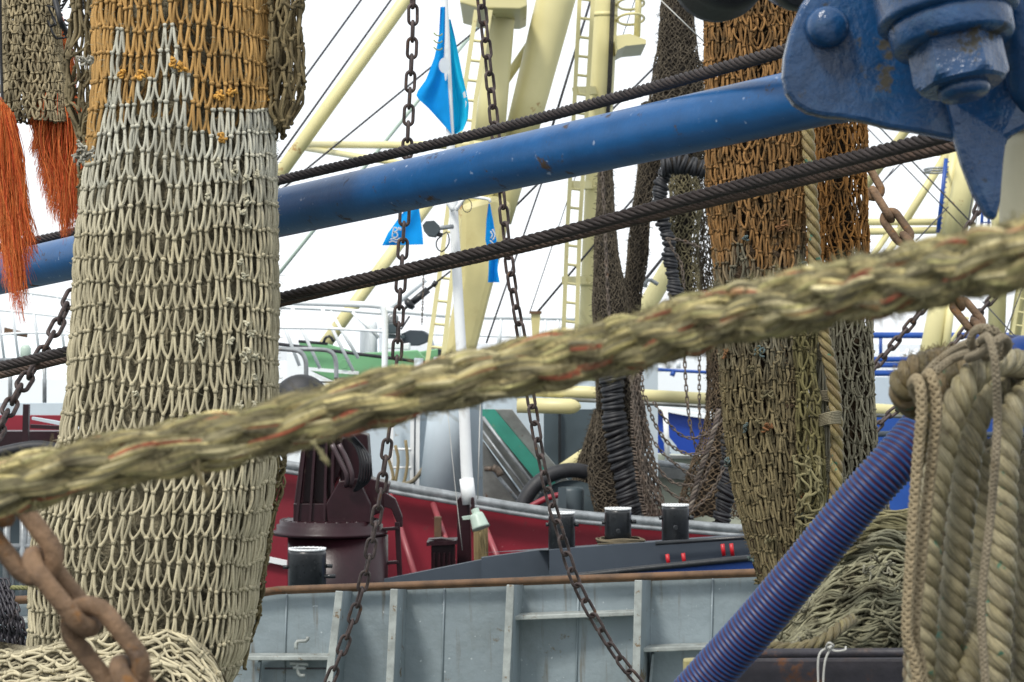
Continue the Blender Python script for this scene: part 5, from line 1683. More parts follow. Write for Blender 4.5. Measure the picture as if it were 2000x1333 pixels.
b = MB(); b.plate([(858, 692), (905, 703), (955, 712), (955, 720), (905, 716), (862, 704)], DM - .5, .7); b.plate([(855, 680), (868, 690), (880, 740), (856, 730)], DM - .5, .3)
b.build('base_plate', M['slate'], root, smooth=False)
b = MB(); b.plate([(898, -2), (1028, -8), (1030, 12), (1016, 18), (935, 16), (898, 6)], DM - .6, 1.2); b.plate([(952, 16), (968, 16), (968, 38)], DM - .3, .04)
build_each(b, 'platform', M['cream'], root, smooth=False, bevel=.01)
b = MB(); ladder(b, [(930, 20), (905, 190), (893, 330)], [(958, 20), (930, 190), (916, 330)], 60, 330, 7, DM - .6)
ladder(b, [(876, 400), (858, 540), (834, 712)], [(900, 400), (883, 540), (864, 712)], 430, 700, 6, DM - .6)
b.build('ladder', M['cream'], root, smooth=False)

root = thing('cream_mast', P(1150, 800, DM + 1), 'upright cream mast with a ladder on its left side and a small caged platform', 'mast')
b = MB(); b.rod(P(1187, -80, DM + 1), P(1147, 760, DM + 1), px(25, DM + 1), 40, r2=px(22, DM + 1), n=10)
b.build('column', M['cream'], root)
for y_ in (-20, 34, 210, 372, 560):
    b = MB(); t_ = (y_ + 80) / 840.0; c0 = P(1187 - 40 * t_, y_, DM + 1); b.rod(c0, c0 + [0, 0, .035], px(25.6 - 3 * t_, DM + 1), 36)
    b.build('weld_band', M['cream'], root)
b = MB()
for k in range(3):
    b.tubes(smooth_curve(PP([(1196 + k * 3, -60, DM + .88), (1188 + k * 3, 150, DM + .88), (1178 + k * 2, 360, DM + .88), (1166 + k * 2, 620, DM + .88)]), .3)[None], .006, 5)
build_each(b, 'mast_cable', M['line'], root)
b = MB(); ladder(b, [(1134, -40), (1122, 200), (1108, 450), (1098, 720)], [(1160, -40), (1147, 200), (1132, 450), (1124, 720)], -20, 720, 20, DM + .6)
for y_, x_ in ((178, 1124), (362, 1115), (548, 1103)): b.beam(P(x_, y_, DM + .6), P(x_ + 36, y_, DM + .9), .06, .05, up=(0, 1, 0))
b.build('ladder', M['cream'], root, smooth=False)
b = MB(); b.plate([(1204, 70), (1230, 66), (1262, 78), (1262, 86), (1222, 90), (1206, 98)], DM + .5, .8); build_each(b, 'platform', M['cream'], root, smooth=False)
b = MB()
for y_ in (8, 38):
    th = np.linspace(0, 2 * math.pi, 30, endpoint=False)
    b.tubes((P(1232, y_, DM + .9) + np.stack([px(27, DM) * np.cos(th), .35 * np.sin(th), 0 * th], 1))[None], .011, 6, closed=True)
b.beam(P(1249, -40, DM + .7), P(1244, 72, DM + .7), .05, .04)
b.build('safety_cage', M['cream'], root)

def boomthing(a, z, r1, d, label, mat='cream', cat='boom', name='cream_boom', d2=None, r2=None):
    b = MB(); b.rod(P(*a, d), P(*z, d if d2 is None else d2), px(r1, d), 24, r2=px(r2 or r1, d), n=4)
    return tag(b.build(name, M[mat]), label, cat)
boomthing((1130, -470), (480, 432), 13, 22, 'cream boom slanting from the top centre down to the pale net', d2=21)
boomthing((900, 310), (630, 680), 12, 23, 'cream boom sloping down left below the blue boom to the green bulwark', d2=22)
b = MB(); b.rod(P(595, 283, 22), P(925, 284, 19.4), px(7, 22), 16); b.rod(P(598, 290, 22), P(800, 322, 20), px(6, 22), 16)
tag(b.build('spreader_strut', M['cream']), 'forked cream strut reaching level from the upper cream boom to the mast', 'strut')
boomthing((935, 50), (500, 590), 3.5, 24, 'thin pale green stay rod slanting behind the chain and blue flag', mat='lamp', cat='stay', name='stay_rod')
boomthing((830, 545), (745, 615), 7, 26, 'short faint white davit arm above the white railing', mat='whiteboat', cat='davit', name='davit_arm')
# cables far
M['paleline'] = paint('pale_line', (.45, .45, .42), rough=.6, bump=0)
for a, z, r, lab in (((720, -20), (480, 310), 2.2, 'left of two parallel dark stays from the top edge down to the pale net'),
                     ((785, -30), (500, 370), 2.2, 'right of two parallel dark stays, close to the cream boom'),
                     ((960, 35), (520, 395), 2.0, 'dark stay passing behind the flag towards the pale net'),
                     ((1160, -20), (1078, 250), 2.6, 'dark stay crossing in front of the ladder of the upright mast'),
                     ((1300, 110), (1000, 410), 2.2, 'dark stay rising right behind the upright mast'),
                     ((1078, 300), (950, 670), 1.8, 'thin dark stay crossing the sky between the two masts'),
                     ((1320, 290), (1050, 610), 2.2, 'dark stay running down left to the brown bracket on the railing'),
                     ((1240, 0), (1035, 610), .9, 'very thin stay in front of the upright mast down to the bracket')):
    thin_line('stay_cable', [(*a, 20.5), (*z, 19.5)], px(r, 20), M['line'], lab, 'cable')
thin_line('pale_line', [(1290, 0, 12), (1378, 85, 12)], .003, M['paleline'], 'thin white cord across the top of the dark hanging net', 'cord')
thin_line('pole_halyard', [(872, 780, 13), (890, 960, 12.9), (903, 1075, 12.9)], .002, M['paleline'], 'thin white line slanting down left of the white pole', 'cord')
thin_line('pole_halyard', [(938, 790, 13), (933, 975, 13)], .003, M['paleline'], 'thin white line hanging right of the white pole', 'cord')
# dark turnbuckle shackle
root = thing('rigging_screw', P(820, 580, 17), 'black rigging screw on a slanting wire above the white railing', 'rigging screw')
b = MB()
b.rod(P(797, 598, 17), P(836, 566, 17), px(7, 17), 12); b.build('barrel', M['black'], root)
b = MB()
b.lathe(P(797, 596, 16.95), (.6, 0, .5), [(px(6, 17), -px(4, 17)), (px(13, 17), 0), (px(12, 17), px(8, 17)), (px(5, 17), px(10, 17))], 8)
b.rod(P(788, 606, 17), P(797, 597, 17), px(3, 17), 8); b.rod(P(834, 567, 17), P(851, 554, 17), px(3, 17), 8); b.rod(P(846, 560, 17), P(852, 550, 17), px(5, 17), 8)
b.rod(P(852, 552, 17), P(880, 530, 17), px(2, 17), 6)
b.build('end_fitting', M['black'], root)
fine_chain('hanging_fine_chain', [(827, 536, 16), (826, 580, 16), (824, 632, 16)], .0026, .018, .014, M['finechain'], 'tiny chain hanging beside the black rigging screw')
thin_line('power_cable', [(800, 618, 16), (799, 632, 16), (790, 642, 16), (783, 644, 16)], .006, M['line'], 'curled black cable beside the white railing post', 'cable')

# ------------------------------------------------------------------ white vessel with railings, green bulwark
DW = 27
root = thing('white_vessel', P(600, 900, DW), 'far white ship with pale railings and white superstructure behind the pale net', 'ship')
b = MB()
b.plate([(-300, 745), (130, 740), (560, 705), (800, 760), (800, 1100), (-300, 1100)], DW + 2, 4)
b.plate([(560, 690), (700, 700), (700, 800), (560, 800)], DW + 1, 2)
b.plate([(640, 655), (660, 648), (740, 640), (740, 705), (620, 705)], DW + 4, 2)
b.plate([(-300, 645), (60, 655), (150, 672), (150, 790), (-300, 790)], DW + 6, 3)
build_each(b, 'white_hull', M['whiteboat'], root, smooth=False)
b = MB()
def rail(mb, pts, d, r): mb.tubes(smooth_curve(PP([(x_, y_, d) for x_, y_ in pts]), .02)[None], r, 10)
rail(b, [(530, 590), (640, 593), (735, 597), (749, 606), (752, 640), (751, 740)], 19, .024)
rail(b, [(540, 600), (640, 604), (745, 612)], 20, .016)
rail(b, [(530, 640), (640, 642), (752, 648)], 19, .011)
for xa, ya, xb_, yb_ in ((625, 595, 690, 725), (570, 600, 625, 720), (540, 600, 585, 715), (645, 608, 700, 700), (688, 610, 740, 660)):
    b.rod(P(xa, ya, 19.5), P(xb_, yb_, 19.5), .013, 8)
rail(b, [(752, 606), (900, 618), (1000, 620), (1145, 622)], 24, .026)
rail(b, [(752, 650), (900, 655), (1145, 662)], 24, .012)
for x_ in (830, 880, 978, 1065, 1090, 1015): b.rod(P(x_, 618, 24), P(x_ + (18 if x_ < 900 else -4), 690, 24), .02, 8)
build_each(b, 'railing', M['whiteboat'], root)
b = MB()
rail(b, [(-60, 560), (70, 574), (150, 586)], 24, .016); rail(b, [(-60, 600), (60, 612), (150, 622)], 24, .012); rail(b, [(-60, 660), (60, 650), (150, 655)], 24, .012)
for x_ in (-10, 18, 60, 110): b.rod(P(x_, 566, 24), P(x_ + 18, 700, 24), .014, 8)
build_each(b, 'railing', M['whiteboat'], root)
b = MB()
b.plate([(8, 640), (52, 650), (52, 660), (8, 652)], DW - 3, .05); b.build('brass_line', M['rustrail'], root, smooth=False)
b = MB(); b.lathe(P(50, 674, DW - 4), (0, 0, -1), [(.03, 0), (.05, .03), (.05, .12), (.03, .14)], 14); b.build('lamp', M['lamp'], root)
b = MB(); b.plate([(-80, 788), (132, 788), (132, 812), (-80, 812)], 15, .1); b.build('grey_sill', M['palewall'], root, smooth=False)

root = thing('green_trawler', P(700, 900, 21), 'green steel bulwark panels behind the white railing', 'fishing boat')
b = MB()
b.plate([(583, 667), (640, 672), (700, 690), (740, 688), (815, 684), (840, 710), (840, 800), (705, 770), (596, 720)], 21, .1)
b.plate([(800, 690), (865, 680), (865, 740), (800, 740)], 21.4, .1)
build_each(b, 'bulwark', M['green'], root, smooth=False, bevel=.01)
b = MB(); b.rod(P(540, 672, 20.8), P(860, 712, 20.8), .014, 8); b.rod(P(583, 667, 20.9), P(640, 672, 20.9), .012, 8); b.build('dark_cable_line', M['line'], root)
b = MB(); b.plate([(580, 716), (700, 726), (700, 733), (580, 722)], 20.8, .1); b.build('white_band', M['whiteboat'], root, smooth=False)
b = MB()
b.tubes(smooth_curve(PP([(632, 670, 20.7), (636, 660, 20.7), (645, 658, 20.7), (652, 668, 20.7)]), .02)[None], .012, 8); b.build('cleat', M['black'], root)
b = MB()
b.lathe(P(672, 712, 20.8), (0, -1, 0), [(.04, 0), (.035, .02)], 16); b.build('port', M['green'], root)
root = thing('deck_machinery', P(790, 660, 22), 'small dark machine and tarpaulin on the far deck right of the white railing post', 'deck machinery')
b = MB()
b.plate([(757, 616), (775, 616), (775, 640), (757, 640)], 21.5, .3); b.plate([(757, 632), (776, 630), (776, 652), (757, 652)], 21.4, .2)
b.plate([(750, 652), (790, 655), (790, 662), (750, 662)], 21.5, .3)
build_each(b, 'machine_block', M['darkgrey'], root, smooth=False, bevel=.01)
b = MB(); b.plate([(784, 652), (800, 645), (825, 646), (838, 655), (835, 668), (815, 676), (785, 676)], 21.6, .5); b.build('tarpaulin', M['slate'], root, smooth=False, bevel=.006)
b = MB(); b.plate([(786, 672), (800, 670), (800, 684), (786, 684)], 21.3, .2); b.plate([(755, 668), (785, 668), (785, 682), (755, 682)], 21.4, .3); build_each(b, 'white_casing', M['whiteboat'], root, smooth=False, bevel=.01)
b = MB(); b.lathe(P(767, 624, 21.5), (0, -1, 0), [(.03, 0), (.05, .01), (.05, .03), (.02, .04)], 16); b.build('gauge', M['galv'], root)
# vent cylinders white
root = thing('white_ventilator', P(725, 690, 22), 'white upright ventilator cylinders behind the railing', 'ventilator')
b = MB(); b.lathe(P(729, 625, 22), (0, 0, -1), [(.01, 0), (.03, .02), (.036, .06), (.036, .5)], 16); b.build('cylinder', M['whiteboat'], root)
b = MB(); b.lathe(P(716, 640, 22.4), (0, 0, -1), [(.01, 0), (.06, .02), (.065, .5)], 16); b.build('wide_cylinder', M['whiteboat'], root)

# galvanised hoop rails in front of the white ship
root = thing('hoop_rail', P(620, 760, 15), 'pair of grey hooped guard rails standing just right of the pale net', 'guard rail')
b = MB()
rail(b, [(520, 681), (560, 683), (585, 687), (596, 702), (598, 730), (597, 800)], 15, .014); rail(b, [(560, 682), (620, 683), (645, 687), (655, 702), (657, 735), (656, 780)], 15.3, .014)
build_each(b, 'hoop', M['galv'], root)
b = MB(); b.rod(P(597, 745, 15), P(657, 748, 15.3), .006, 6); b.plate([(652, 738), (672, 738), (672, 744), (655, 746)], 15.2, .05); b.build('clamp', M['black'], root)
b = MB(); b.lathe(P(590, 790, 14), (0, -1, .1), [(.04, -.02), (.14, 0), (.16, .06), (.14, .10), (.04, .12)], 36)
tag(b.build('dark_buoy', M['rubber']), 'dark round fender top showing above the mooring rope beside the pale net', 'fender')
root = thing('brown_bracket', P(1045, 640, 19), 'brown rusty bracket on the white railing where two stays end', 'bracket')
b = MB(); b.plate([(1037, 610), (1056, 610), (1052, 660), (1040, 660)], 19, .1); build_each(b, 'post', M['creamrust'], root, smooth=False)
b = MB(); b.plate([(1034, 608), (1058, 608), (1058, 613), (1034, 613)], 18.98, .14); b.build('cap', M['rustrail'], root, smooth=False)

# left side: maroon and red vessel pieces, rails
root = thing('maroon_trawler', P(60, 950, 13), 'dark maroon bulwark and red panel at the left edge behind the slanting chain', 'fishing boat')
b = MB(); b.plate([(-900, 812), (140, 812), (140, 850), (-900, 850)], 14.2, .1); b.build('red_panel', M['red'], root, smooth=False)
b = MB(); b.plate([(-900, 843), (140, 843), (140, 905), (-900, 905)], 13.4, .2); b.beam(P(52, 790, 13), P(50, 870, 13), .03, .04); b.beam(P(60, 833, 13), P(140, 837, 13), .02, .03, up=(0, 1, 0))
build_each(b, 'maroon_bulwark', M['maroon'], root, smooth=False)
b = MB(); b.tubes(smooth_curve(PP([(-40, 895, 12.9), (30, 878, 12.9), (80, 872, 12.9), (140, 885, 12.9)]), .05)[None], .03, 12); b.build('black_hose', M['rubber'], root)
b = MB(); b.plate([(-900, 900), (160, 900), (160, 1200), (-900, 1200)], 14.6, .1); b.build('dark_panel', M['darkgrey'], root, smooth=False)
b = MB(); b.plate([(62, 815), (140, 828), (140, 836), (62, 820)], 13.1, .05); b.build('pale_strip', M['palewall'], root, smooth=False)
root = thing('grey_gate', P(40, 1150, 11.5), 'grey tubular gate at the left edge above the rusty chain mat', 'gate')
b = MB()
for x_ in (14, 46): b.rod(P(x_, 985, 11.5), P(x_ - 3, 1200, 11.5), .016, 10)
for y_ in (1066, 1094): b.rod(P(-900, y_, 11.5), P(72, y_ + 2, 11.5), .014, 10)
for x_ in (58, 68): b.beam(P(x_, 985, 11.6), P(x_, 1200, 11.6), .02, .03)
b.build('frame_tube', M['galv'], root)
b = MB()
for x_ in (-8, 26): b.rod(P(x_, 1070, 11.5), P(x_, 1165, 11.5), .008, 8)
b.build('bar', M['galv'], root)
b = MB(); laid_rope(b, smooth_curve(PP([(-900, 1140, 10.5), (0, 1148, 10.5), (80, 1150, 10.5)]), .01), .011, [(.25, .25, .11)], 3, .05)
tag(b.build('thin_rope', M['cord']), 'thin olive rope stretched level at the left edge above the grey bulwark', 'rope')
root = thing('left_railing', P(60, 780, 17), 'thin grey railing at the left edge above the red panel', 'guard rail')
b = MB(); b.rod(P(-900, 718, 17), P(140, 702, 17), .016, 10); b.build('top_rail', M['galv'], root)
b = MB(); b.rod(P(20, 712, 17), P(20, 800, 17), .014, 8); b.rod(P(87, 707, 17), P(87, 800, 17), .014, 8); build_each(b, 'upright', M['galv'], root)

# ------------------------------------------------------------------ right-hand background: gantry, blue boat
DY = 24
root = thing('cream_gantry', P(1850, 900, DY), 'cream gantry leg with slanting struts seen under the blue fitting on the right', 'mast')
b = MB()
b.rod(P(1990, -260, DY), P(1905, 250, DY), px(22, DY), 30, n=3); b.rod(P(1905, 250, DY), P(1862, 470, DY), px(24, DY), 30, n=3); b.rod(P(1862, 470, DY), P(1798, 790, DY), px(22, DY), 30, n=3); b.rod(P(1870, 270, DY + .1), P(1838, 480, DY + .1), px(12, DY), 20)
b.rod(P(1862, 560, DY - .1), P(1842, 720, DY - .1), px(8, DY), 14)
build_each(b, 'leg', M['cream'], root)
b = MB()
for a, z, r in (((1925, 36), (1690, 365), 9), ((1850, 300), (1745, 470), 8), ((1690, 434), (1842, 434), 7), ((1690, 453), (1842, 450), 7), ((1760, 455), (1690, 560), 7), ((1735, 455), (1685, 530), 6), ((1860, 298), (1800, 300), 6)):
    b.rod(P(*a, DY + .4), P(*z, DY + .4), px(r, DY), 16)
build_each(b, 'strut', M['cream'], root)
b = MB(); b.rod(P(1848, 310, DY - .4), P(1832, 455, DY - .4), px(4, DY), 10)
for k in range(14): b.rod(P(1847 - k * 1.15, 318 + k * 10, DY - .4), P(1854 - k * 1.15, 316 + k * 10, DY - .4), px(1.5, DY), 6)
b.build('blue_ladder', M['bluetrim'], root)
th = np.linspace(0, 2 * math.pi, 26, endpoint=False)
b = MB()
for y_ in (331, 336): b.tubes((P(1828, y_, DY) + np.stack([px(22, DY) * np.cos(th), .2 * np.sin(th), 0 * th], 1))[None], .010, 6, closed=True)
build_each(b, 'hoop', M['galv'], root)
root = thing('cream_gantry', P(1950, 900, DY + 2), 'second cream gantry post with a ladder at the right edge above the rope coil', 'mast')
b = MB(); b.rod(P(1975, -200, DY + 2), P(1941, 800, DY + 2), px(17, DY + 2), 26, n=3); build_each(b, 'post', M['cream'], root)
b = MB(); b.rod(P(2080, 0, DY + 2), P(1962, 790, DY + 2), px(12, DY + 2), 20); b.rod(P(1890, 620, DY + 2), P(1850, 680, DY + 2), px(4, DY + 2), 12); build_each(b, 'strut', M['cream'], root)
b = MB(); ladder(b, [(1998, 530), (1970, 700)], [(2012, 530), (1992, 700)], 570, 700, 5, DY + 1.8); b.build('ladder', M['cream'], root, smooth=False)
for a, z, r, lab in (((1700, 230), (1930, 470), 1.6, 'upper of two green grey wires crossing the sky under the blue fitting'),
                     ((1660, 215), (1900, 465), 1.2, 'lower of two green grey wires crossing the sky under the blue fitting'),
                     ((1790, 290), (1685, 395), 1.5, 'wire running down left from the blue fitting to the orange net'),
                     ((1745, 330), (1690, 400), 1.2, 'short thin wire beside the heavy chain top'),
                     ((1852, 405), (1790, 470), 1.5, 'dark wire behind the blue ladder'),
                     ((1905, 350), (1885, 470), 1.2, 'left of two near upright wires beside the blue gusset'),
                     ((1918, 360), (1900, 470), 1.2, 'right of two near upright wires beside the blue gusset'),
                     ((1920, 590), (1985, 660), 1.4, 'wire slanting right above the knotted cord'),
                     ((2005, 540), (1960, 660), 1.2, 'wire at the right edge over the second gantry post')):
    thin_line('rigging_wire', [(*a, 22), (*z, 21)], px(r, 22), M['line'], lab, 'cable')
b = MB(); b.rod(P(1922, 370, 20), P(1915, 470, 20), px(3, 20), 8); b.rod(P(1934, 380, 20), P(1929, 470, 20), px(2.5, 20), 8)
for y_ in (395, 415, 435): b.rod(P(1918, y_, 20), P(1935, y_, 20), px(1.5, 20), 6)
tag(b.build('blue_ladder', M['bluetrim']), 'small blue ladder between the mooring chain and the blue gusset', 'ladder')

root = thing('white_trawler', P(1740, 850, 30), 'far white boat with blue railings right of the pale twine net', 'fishing boat')
b = MB(); b.plate([(1200, 720), (1420, 728), (1900, 728), (1900, 760), (1420, 760), (1420, 1100), (1200, 1100)], 34, 3); b.plate([(1690, 740), (3200, 740), (3200, 770), (1690, 770)], 30, 2)
b.plate([(1150, 690), (1440, 700), (1440, 812), (1150, 800)], 33, 2)
build_each(b, 'white_hull', M['whiteboat'], root, smooth=False)
b = MB()
for y_, r in ((655, .035), (702, .03), (713, .03), (729, .035)): b.rod(P(1640, y_, 29), P(3200, y_ + 6, 29), r, 8)
for x_ in range(1720, 3200, 92): b.rod(P(x_, 655, 29), P(x_, 702, 29), .02, 8)
b.plate([(1798, 675), (1806, 672), (1806, 690), (1800, 692)], 28.5, .05)
b.rod(P(1280, 722, 31), P(1420, 730, 31), .02, 8); b.rod(P(1316, 726, 31), P(1312, 735, 31), .03, 8)
build_each(b, 'blue_railing', M['bluetrim'], root)
b = MB()
for y_ in (672, 690): b.rod(P(1640, y_, 31), P(3200, y_ + 6, 31), .012, 6)
for k in range(60): b.rod(P(1700 + k * 18, 682, 31), P(1700 + k * 18, 698, 31), .02, 6)
for x_ in (1305, 1325): b.rod(P(x_, 700, 31.5), P(x_, 720, 31.5), .03, 6)
build_each(b, 'white_railing', M['whiteboat'], root)
b = MB(); b.plate([(1690, 737), (3200, 737), (3200, 812), (1690, 812)], 28, .2); b.build('pale_grey_side', M['palewall'], root, smooth=False)
root = thing('blue_trawler', P(1350, 900, 26), 'large deep blue hull with white rim behind the hanging chains', 'fishing boat')
b = MB(); b.plate([(1150, 782), (1285, 800), (1350, 812), (1440, 826), (1440, 960), (1150, 960)], 26, .3); b.build('blue_hull', M['blueboat'], root, smooth=False)
b = MB(); b.plate([(1150, 776), (1285, 794), (1350, 806), (1440, 820), (1440, 828), (1350, 814), (1285, 802), (1150, 784)], 25.9, .4); b.build('white_rim', M['whiteboat'], root, smooth=False)
b = MB(); b.plate([(1286, 846), (1300, 846), (1320, 870), (1338, 900), (1320, 900), (1300, 870)], 25.7, .1); b.build('pale_stem', M['palewall'], root, smooth=False)
b = MB(); b.plate([(1500, 815), (3200, 815), (3200, 1100), (1500, 1100)], 26.5, .3); b.build('blue_hull', M['bluetrim'], root, smooth=False)
b = MB(); b.rod(P(1690, 848, 25.8), P(3200, 858, 25.8), .03, 8); b.build('dark_strake', M['slate'], root)
root = thing('pale_green_boat', P(1350, 960, 18), 'pale grey green bulwark with a rust stained rim behind the right bollard', 'fishing boat')
b = MB(); b.plate([(1240, 885), (1450, 896), (1450, 915), (1240, 902)], 19, .2); b.plate([(1240, 925), (1450, 945), (1450, 1080), (1240, 1080)], 17.6, .1)
build_each(b, 'bulwark', paint('pale_green_grey_paint', (.40, .43, .34), rough=.5, rust=.12, rs=3, var=.08, streak=.5), root, smooth=False)
b = MB(); b.tubes(smooth_curve(PP([(1240, 900, 17.5), (1300, 907, 17.5), (1370, 918, 17.5), (1460, 930, 17.5)]), .1)[None], .025, 10); b.build('rim', M['galv'], root)
b = MB(); b.plate([(1240, 908), (1300, 913), (1370, 922), (1460, 936), (1460, 950), (1240, 928)], 17.45, .2); b.plate([(1300, 890), (1450, 893), (1450, 897), (1300, 896)], 18.9, .1); b.build('rusty_strake', M['steel'], root, smooth=False)
b = MB(); b.rod(P(1299, 795, 18.5), P(1304, 905, 18.5), .02, 10); b.build('white_post', M['white'], root)
boomthing((1320, 500), (1240, 640), 17, 21, 'wide cream boom end with a welded hook behind the dark nets', name='cream_boom', r2=19)
b = MB(); b.tubes(smooth_curve(PP([(1260, 562, 20.6), (1262, 550, 20.6), (1270, 547, 20.6), (1285, 556, 20.6)]), .03)[None], .016, 8)
tag(b.build('boom_hook', M['galv']), 'bent steel hook on the cream boom behind the dark nets', 'hook')
boomthing((1322, 470), (1225, 590), 3, 21.5, 'dark stay running into the dark nets beside the wide cream boom', mat='line', cat='cable', name='stay_cable')

# ------------------------------------------------------------------ dark nets, wrapped footropes and chains in the middle
DD = 15.3
DRK = np.array([.115, .095, .068])
def dark_strip(tab, y0_, y1_, label, cols, rows, D=DD, r=.0029, colr=DRK, core=.85, seed=1, hairs=500, depth=.5, name='dark_net'):
    root = thing(name, P((tab[0][1] + tab[0][2]) / 2, y0_, D), label, 'fishing net')
    Sx = column_surface(tab, D, y0_, y1_, depth=depth, warp=(.3, .3), lump=.07, seed=seed, rowwave=4, fz=8)
    b = MB()
    netting(b, Sx, cols, rows, r, lambda u, v, q: np.array(colr) * (.5 + 1.0 * q[..., None]), ju=.35, jv=.3, n=4, sides=4, seed=seed * 3 + 70, wob=.5, knots=False, lin=.7)
    b.build('netting', M['darktwine'], root)
    if core:
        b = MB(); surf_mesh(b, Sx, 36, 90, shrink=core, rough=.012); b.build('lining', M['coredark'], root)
    if hairs:
        arr = []
        for _ in range(hairs):
            u_, v_ = U(0, 1), U(0, 1)
            p0 = Sx(np.array(u_), np.array(v_), 0.0)
            d = np.array([-math.cos(2 * math.pi * u_) * 1.0, -.3, U(-.9, .5)])
            t = np.linspace(0, 1, 4)[:, None]
            arr.append(p0 + d * U(.010, .034) * t + RNG.uniform(-.006, .006, 3) * t * t)
        b = MB(); b.tubes(np.array(arr), .0014, 3, np.array(colr) * .8, cap=False); b.build('frayed_ends', M['darktwine'], root)
    return Sx
dark_strip([(-60, 1298, 1345), (100, 1284, 1362), (200, 1268, 1376), (300, 1250, 1305)], -60, 300, 'dark brown net hanging down from the top between mast and rust net', 40, 62, seed=3, core=.86)
dark_strip([(280, 1254, 1296), (400, 1236, 1272), (500, 1226, 1266), (560, 1218, 1254), (650, 1214, 1246), (760, 1210, 1250)], 200, 760, 'dark brown furry strip of net narrowing down in front of the sky', 22, 90, seed=4, D=DD + .2)
dark_strip([(150, 1318, 1374), (250, 1312, 1380), (300, 1300, 1400)], 120, 330, 'dark net behind the blue boom left of the rust net', 26, 34, seed=5, core=.4, D=DD + .4, hairs=100)
dark_strip([(290, 1172, 1192), (400, 1166, 1200), (500, 1160, 1208), (600, 1158, 1226), (700, 1166, 1240), (820, 1164, 1250), (920, 1150, 1262), (1010, 1160, 1290)], 250, 1010, 'dark net hanging in front of the upright cream mast, widening downwards', 40, 130, seed=6, D=DD - .2, depth=.35)
dark_strip([(330, 1305, 1355), (400, 1310, 1372), (470, 1304, 1362), (560, 1316, 1366), (640, 1320, 1376), (700, 1330, 1400)], 320, 640, 'olive mesh net hanging below the wrapped roller bar', 32, 44, seed=7, core=.5, D=DD, colr=(.19, .165, .095), hairs=150, r=.0034)
dark_strip([(280, 1352, 1392), (400, 1362, 1396), (480, 1362, 1398), (600, 1372, 1400), (700, 1385, 1420), (800, 1380, 1425)], 290, 800, 'loose open dark mesh against the sky beside the rust net', 22, 56, seed=8, core=0, D=DD + .3, hairs=0, r=.0031)
dark_strip([(800, 1162, 1176), (900, 1130, 1185), (1010, 1098, 1200)], 800, 1010, 'dark brown net skirt spreading down left to the red bulwark', 36, 30, seed=9, D=DD + .3, depth=.3)
dark_strip([(640, 1376, 1420), (760, 1385, 1440), (850, 1372, 1450), (930, 1342, 1450), (1000, 1322, 1440)], 660, 1010, 'brown mesh net spreading towards the mossy net from the middle', 34, 50, seed=10, core=.5, D=DD + .1, r=.0031, colr=(.15, .11, .07))

def wrapped(name, ctrl, rpx, D, label, tilt=.3, step=7, seed=0, mat='rubber', var=.16, minor=.0085):
    """bar or rope wound with rubber rings"""
    pts = smooth_curve(PP([(x_, y_, D) for x_, y_ in ctrl]), px(step, D))
    T, Nn, Bb = frames(pts)
    th = np.linspace(0, 2 * math.pi, 22, endpoint=False)
    root = thing(name, pts[0], label, 'footrope')
    b = MB(); arr = []
    rg = np.random.default_rng(seed)
    for i in range(len(pts)):
        r = px(rpx, D) * (1 + rg.uniform(-var, var)) * (1 + .1 * math.sin(i * .5))
        off = rg.uniform(-.3, .3) * px(step, D)
        tl = tilt + rg.uniform(-.25, .25)
        arr.append(pts[i] + T[i] * off + r * (np.cos(th)[:, None] * Bb[i] + np.sin(th)[:, None] * Nn[i]) + (tl * r * np.cos(th))[:, None] * T[i])
    b.tubes(np.array(arr), minor, 7, closed=True)
    b.build('rubber_ring', M[mat], root)
    b = MB(); b.tubes(pts[None], px(rpx * .92, D), 16); b.build('inner_rope', M['coredark'], root)
    return root
wrapped('wrapped_footrope', [(1196, 730), (1198, 800), (1206, 860), (1214, 900), (1224, 950), (1238, 1030)], 18.5, 15.0, 'black rubber wound footrope hanging down to the middle bollard', step=6, seed=1, minor=.0145, tilt=-.25)
wrapped('wrapped_roller', [(1296, 326), (1320, 320), (1352, 326), (1386, 332)], 17, 15.0, 'dark rope wound roller bar level behind the two lower steel cables', tilt=.15, step=7, seed=2, minor=.011)
wrapped('wrapped_footrope', [(1300, 335), (1290, 370), (1288, 410), (1296, 440), (1306, 470), (1310, 520), (1318, 560), (1324, 610)], 9, 15.1, 'thin black wound footrope curving down from the roller bar', step=6, seed=3, minor=.0135, var=.35)
wrapped('wrapped_footrope', [(1428, 860), (1424, 920), (1416, 970), (1408, 1025)], 14, 15.0, 'blue black wound footrope at the left edge of the mossy net', step=6.5, seed=4, minor=.013)
b = MB(); b.plate([(1376, 338), (1394, 330), (1400, 370), (1380, 372)], 15.05, .04); tag(b.build('teal_wrapping', M['teal'], bevel=.006), 'teal cloth wrapping at the right end of the roller bar', 'wrapping')
wrapped('wound_cord', [(1262, 700), (1240, 760), (1236, 820), (1240, 880), (1250, 960), (1262, 1010)], 4, 14.9, 'thin grey twisted lashing beside the black wound footrope', step=6, seed=8, mat='finechain', minor=.0055)
FC = dict(mat=M['finechain'])
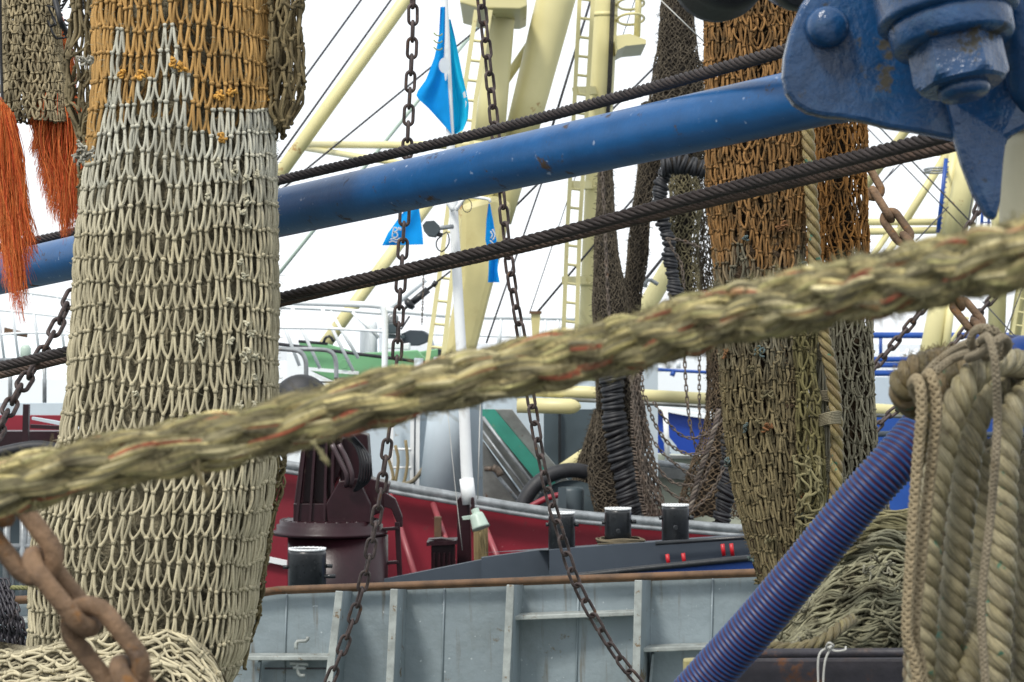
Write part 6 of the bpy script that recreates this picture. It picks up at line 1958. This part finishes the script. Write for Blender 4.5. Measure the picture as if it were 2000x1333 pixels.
fine = [
    ([(1176, 330), (1182, 450), (1186, 560), (1192, 640)], 'light worn fine chain hanging on the dark net before the upright mast', .0042, .026, .018),
    ([(1306, 467), (1330, 470), (1364, 482)], 'fine chain wrapped across the olive mesh net', .0030, .020, .016),
    ([(1306, 470), (1316, 492), (1330, 515), (1336, 560)], 'fine chain drooping down the olive mesh net', .0030, .020, .016),
    ([(1336, 690), (1342, 780), (1350, 840), (1362, 882)], 'fine chain hanging straight in front of the blue hull', .0034, .026, .018),
    ([(1366, 700), (1366, 800), (1370, 880)], 'fine chain hanging just left of the brown mesh net before the blue hull', .003, .022, .016),
    ([(1280, 790), (1300, 820), (1330, 850), (1360, 856), (1390, 842), (1412, 820)], 'slack fine chain swagged across the blue hull', .0032, .022, .017),
    ([(1262, 780), (1280, 830), (1310, 870), (1350, 888), (1390, 878)], 'lower slack fine chain touching the foot of the blue hull', .0034, .022, .018),
    ([(1254, 740), (1262, 830), (1290, 880), (1330, 915), (1362, 938)], 'fine chain swinging to the rusty strake of the pale green boat', .0032, .022, .017),
    ([(1246, 740), (1258, 840), (1278, 900), (1310, 940), (1350, 948), (1376, 940)], 'fine chain in a deep curve above the rightmost bollard', .0032, .022, .017),
    ([(1250, 850), (1270, 920), (1296, 950), (1320, 970), (1344, 978)], 'fine chain curve ending behind the rightmost bollard', .0032, .022, .017),
    ([(1240, 760), (1252, 860), (1264, 930), (1290, 980), (1312, 1000)], 'fine chain dropping along the net edge to the rightmost bollard', .0036, .022, .018),
    ([(1232, 740), (1246, 850), (1262, 940), (1282, 1000)], 'innermost fine chain lying on the dark net edge', .0036, .022, .018),
    ([(1392, 900), (1372, 940), (1350, 990)], 'fine chain slanting down right of the rightmost bollard', .0034, .022, .018),
    ([(1420, 900), (1390, 960), (1350, 1000)], 'lower fine chain slanting down right of the rightmost bollard', .0034, .022, .018),
]
for i, (c, lab, w, p_, wd) in enumerate(fine):
    fine_chain('fine_chain', [(x_, y_, 14.85 - .02 * i) for x_, y_ in c], w * 1.25, p_ * 1.3, wd * 1.3, M['finechain'], lab, 'fine chains hanging among the dark nets')
for i in range(7):
    c = [(1232 + i * 3, 700 + i * 12, 14.7), (1240 + i * 4, 830, 14.7), (1252 + i * 5, 930, 14.7), (1268 + i * 6, 1010, 14.7)]
    fine_chain('fine_chain', c, .0042, .028, .022, M['finechain'], 'fine chain among the cluster hanging along the right edge of the black footrope', 'fine chains clustered by the black footrope')
b = MB()
p_ = smooth_curve(PP([(1404, 800, 14.6), (1392, 850, 14.6), (1378, 890, 14.6), (1362, 940, 14.6), (1346, 1000, 14.6)]), .01)
laid_rope(b, p_, .016, [(.15, .12, .10), (.2, .17, .14), (.1, .08, .07)], 3, .09, 1, 8, .2)
tag(b.build('frayed_rope', M['darktwine']), 'grey frayed rope slanting from the mossy net to the rightmost bollard', 'rope')
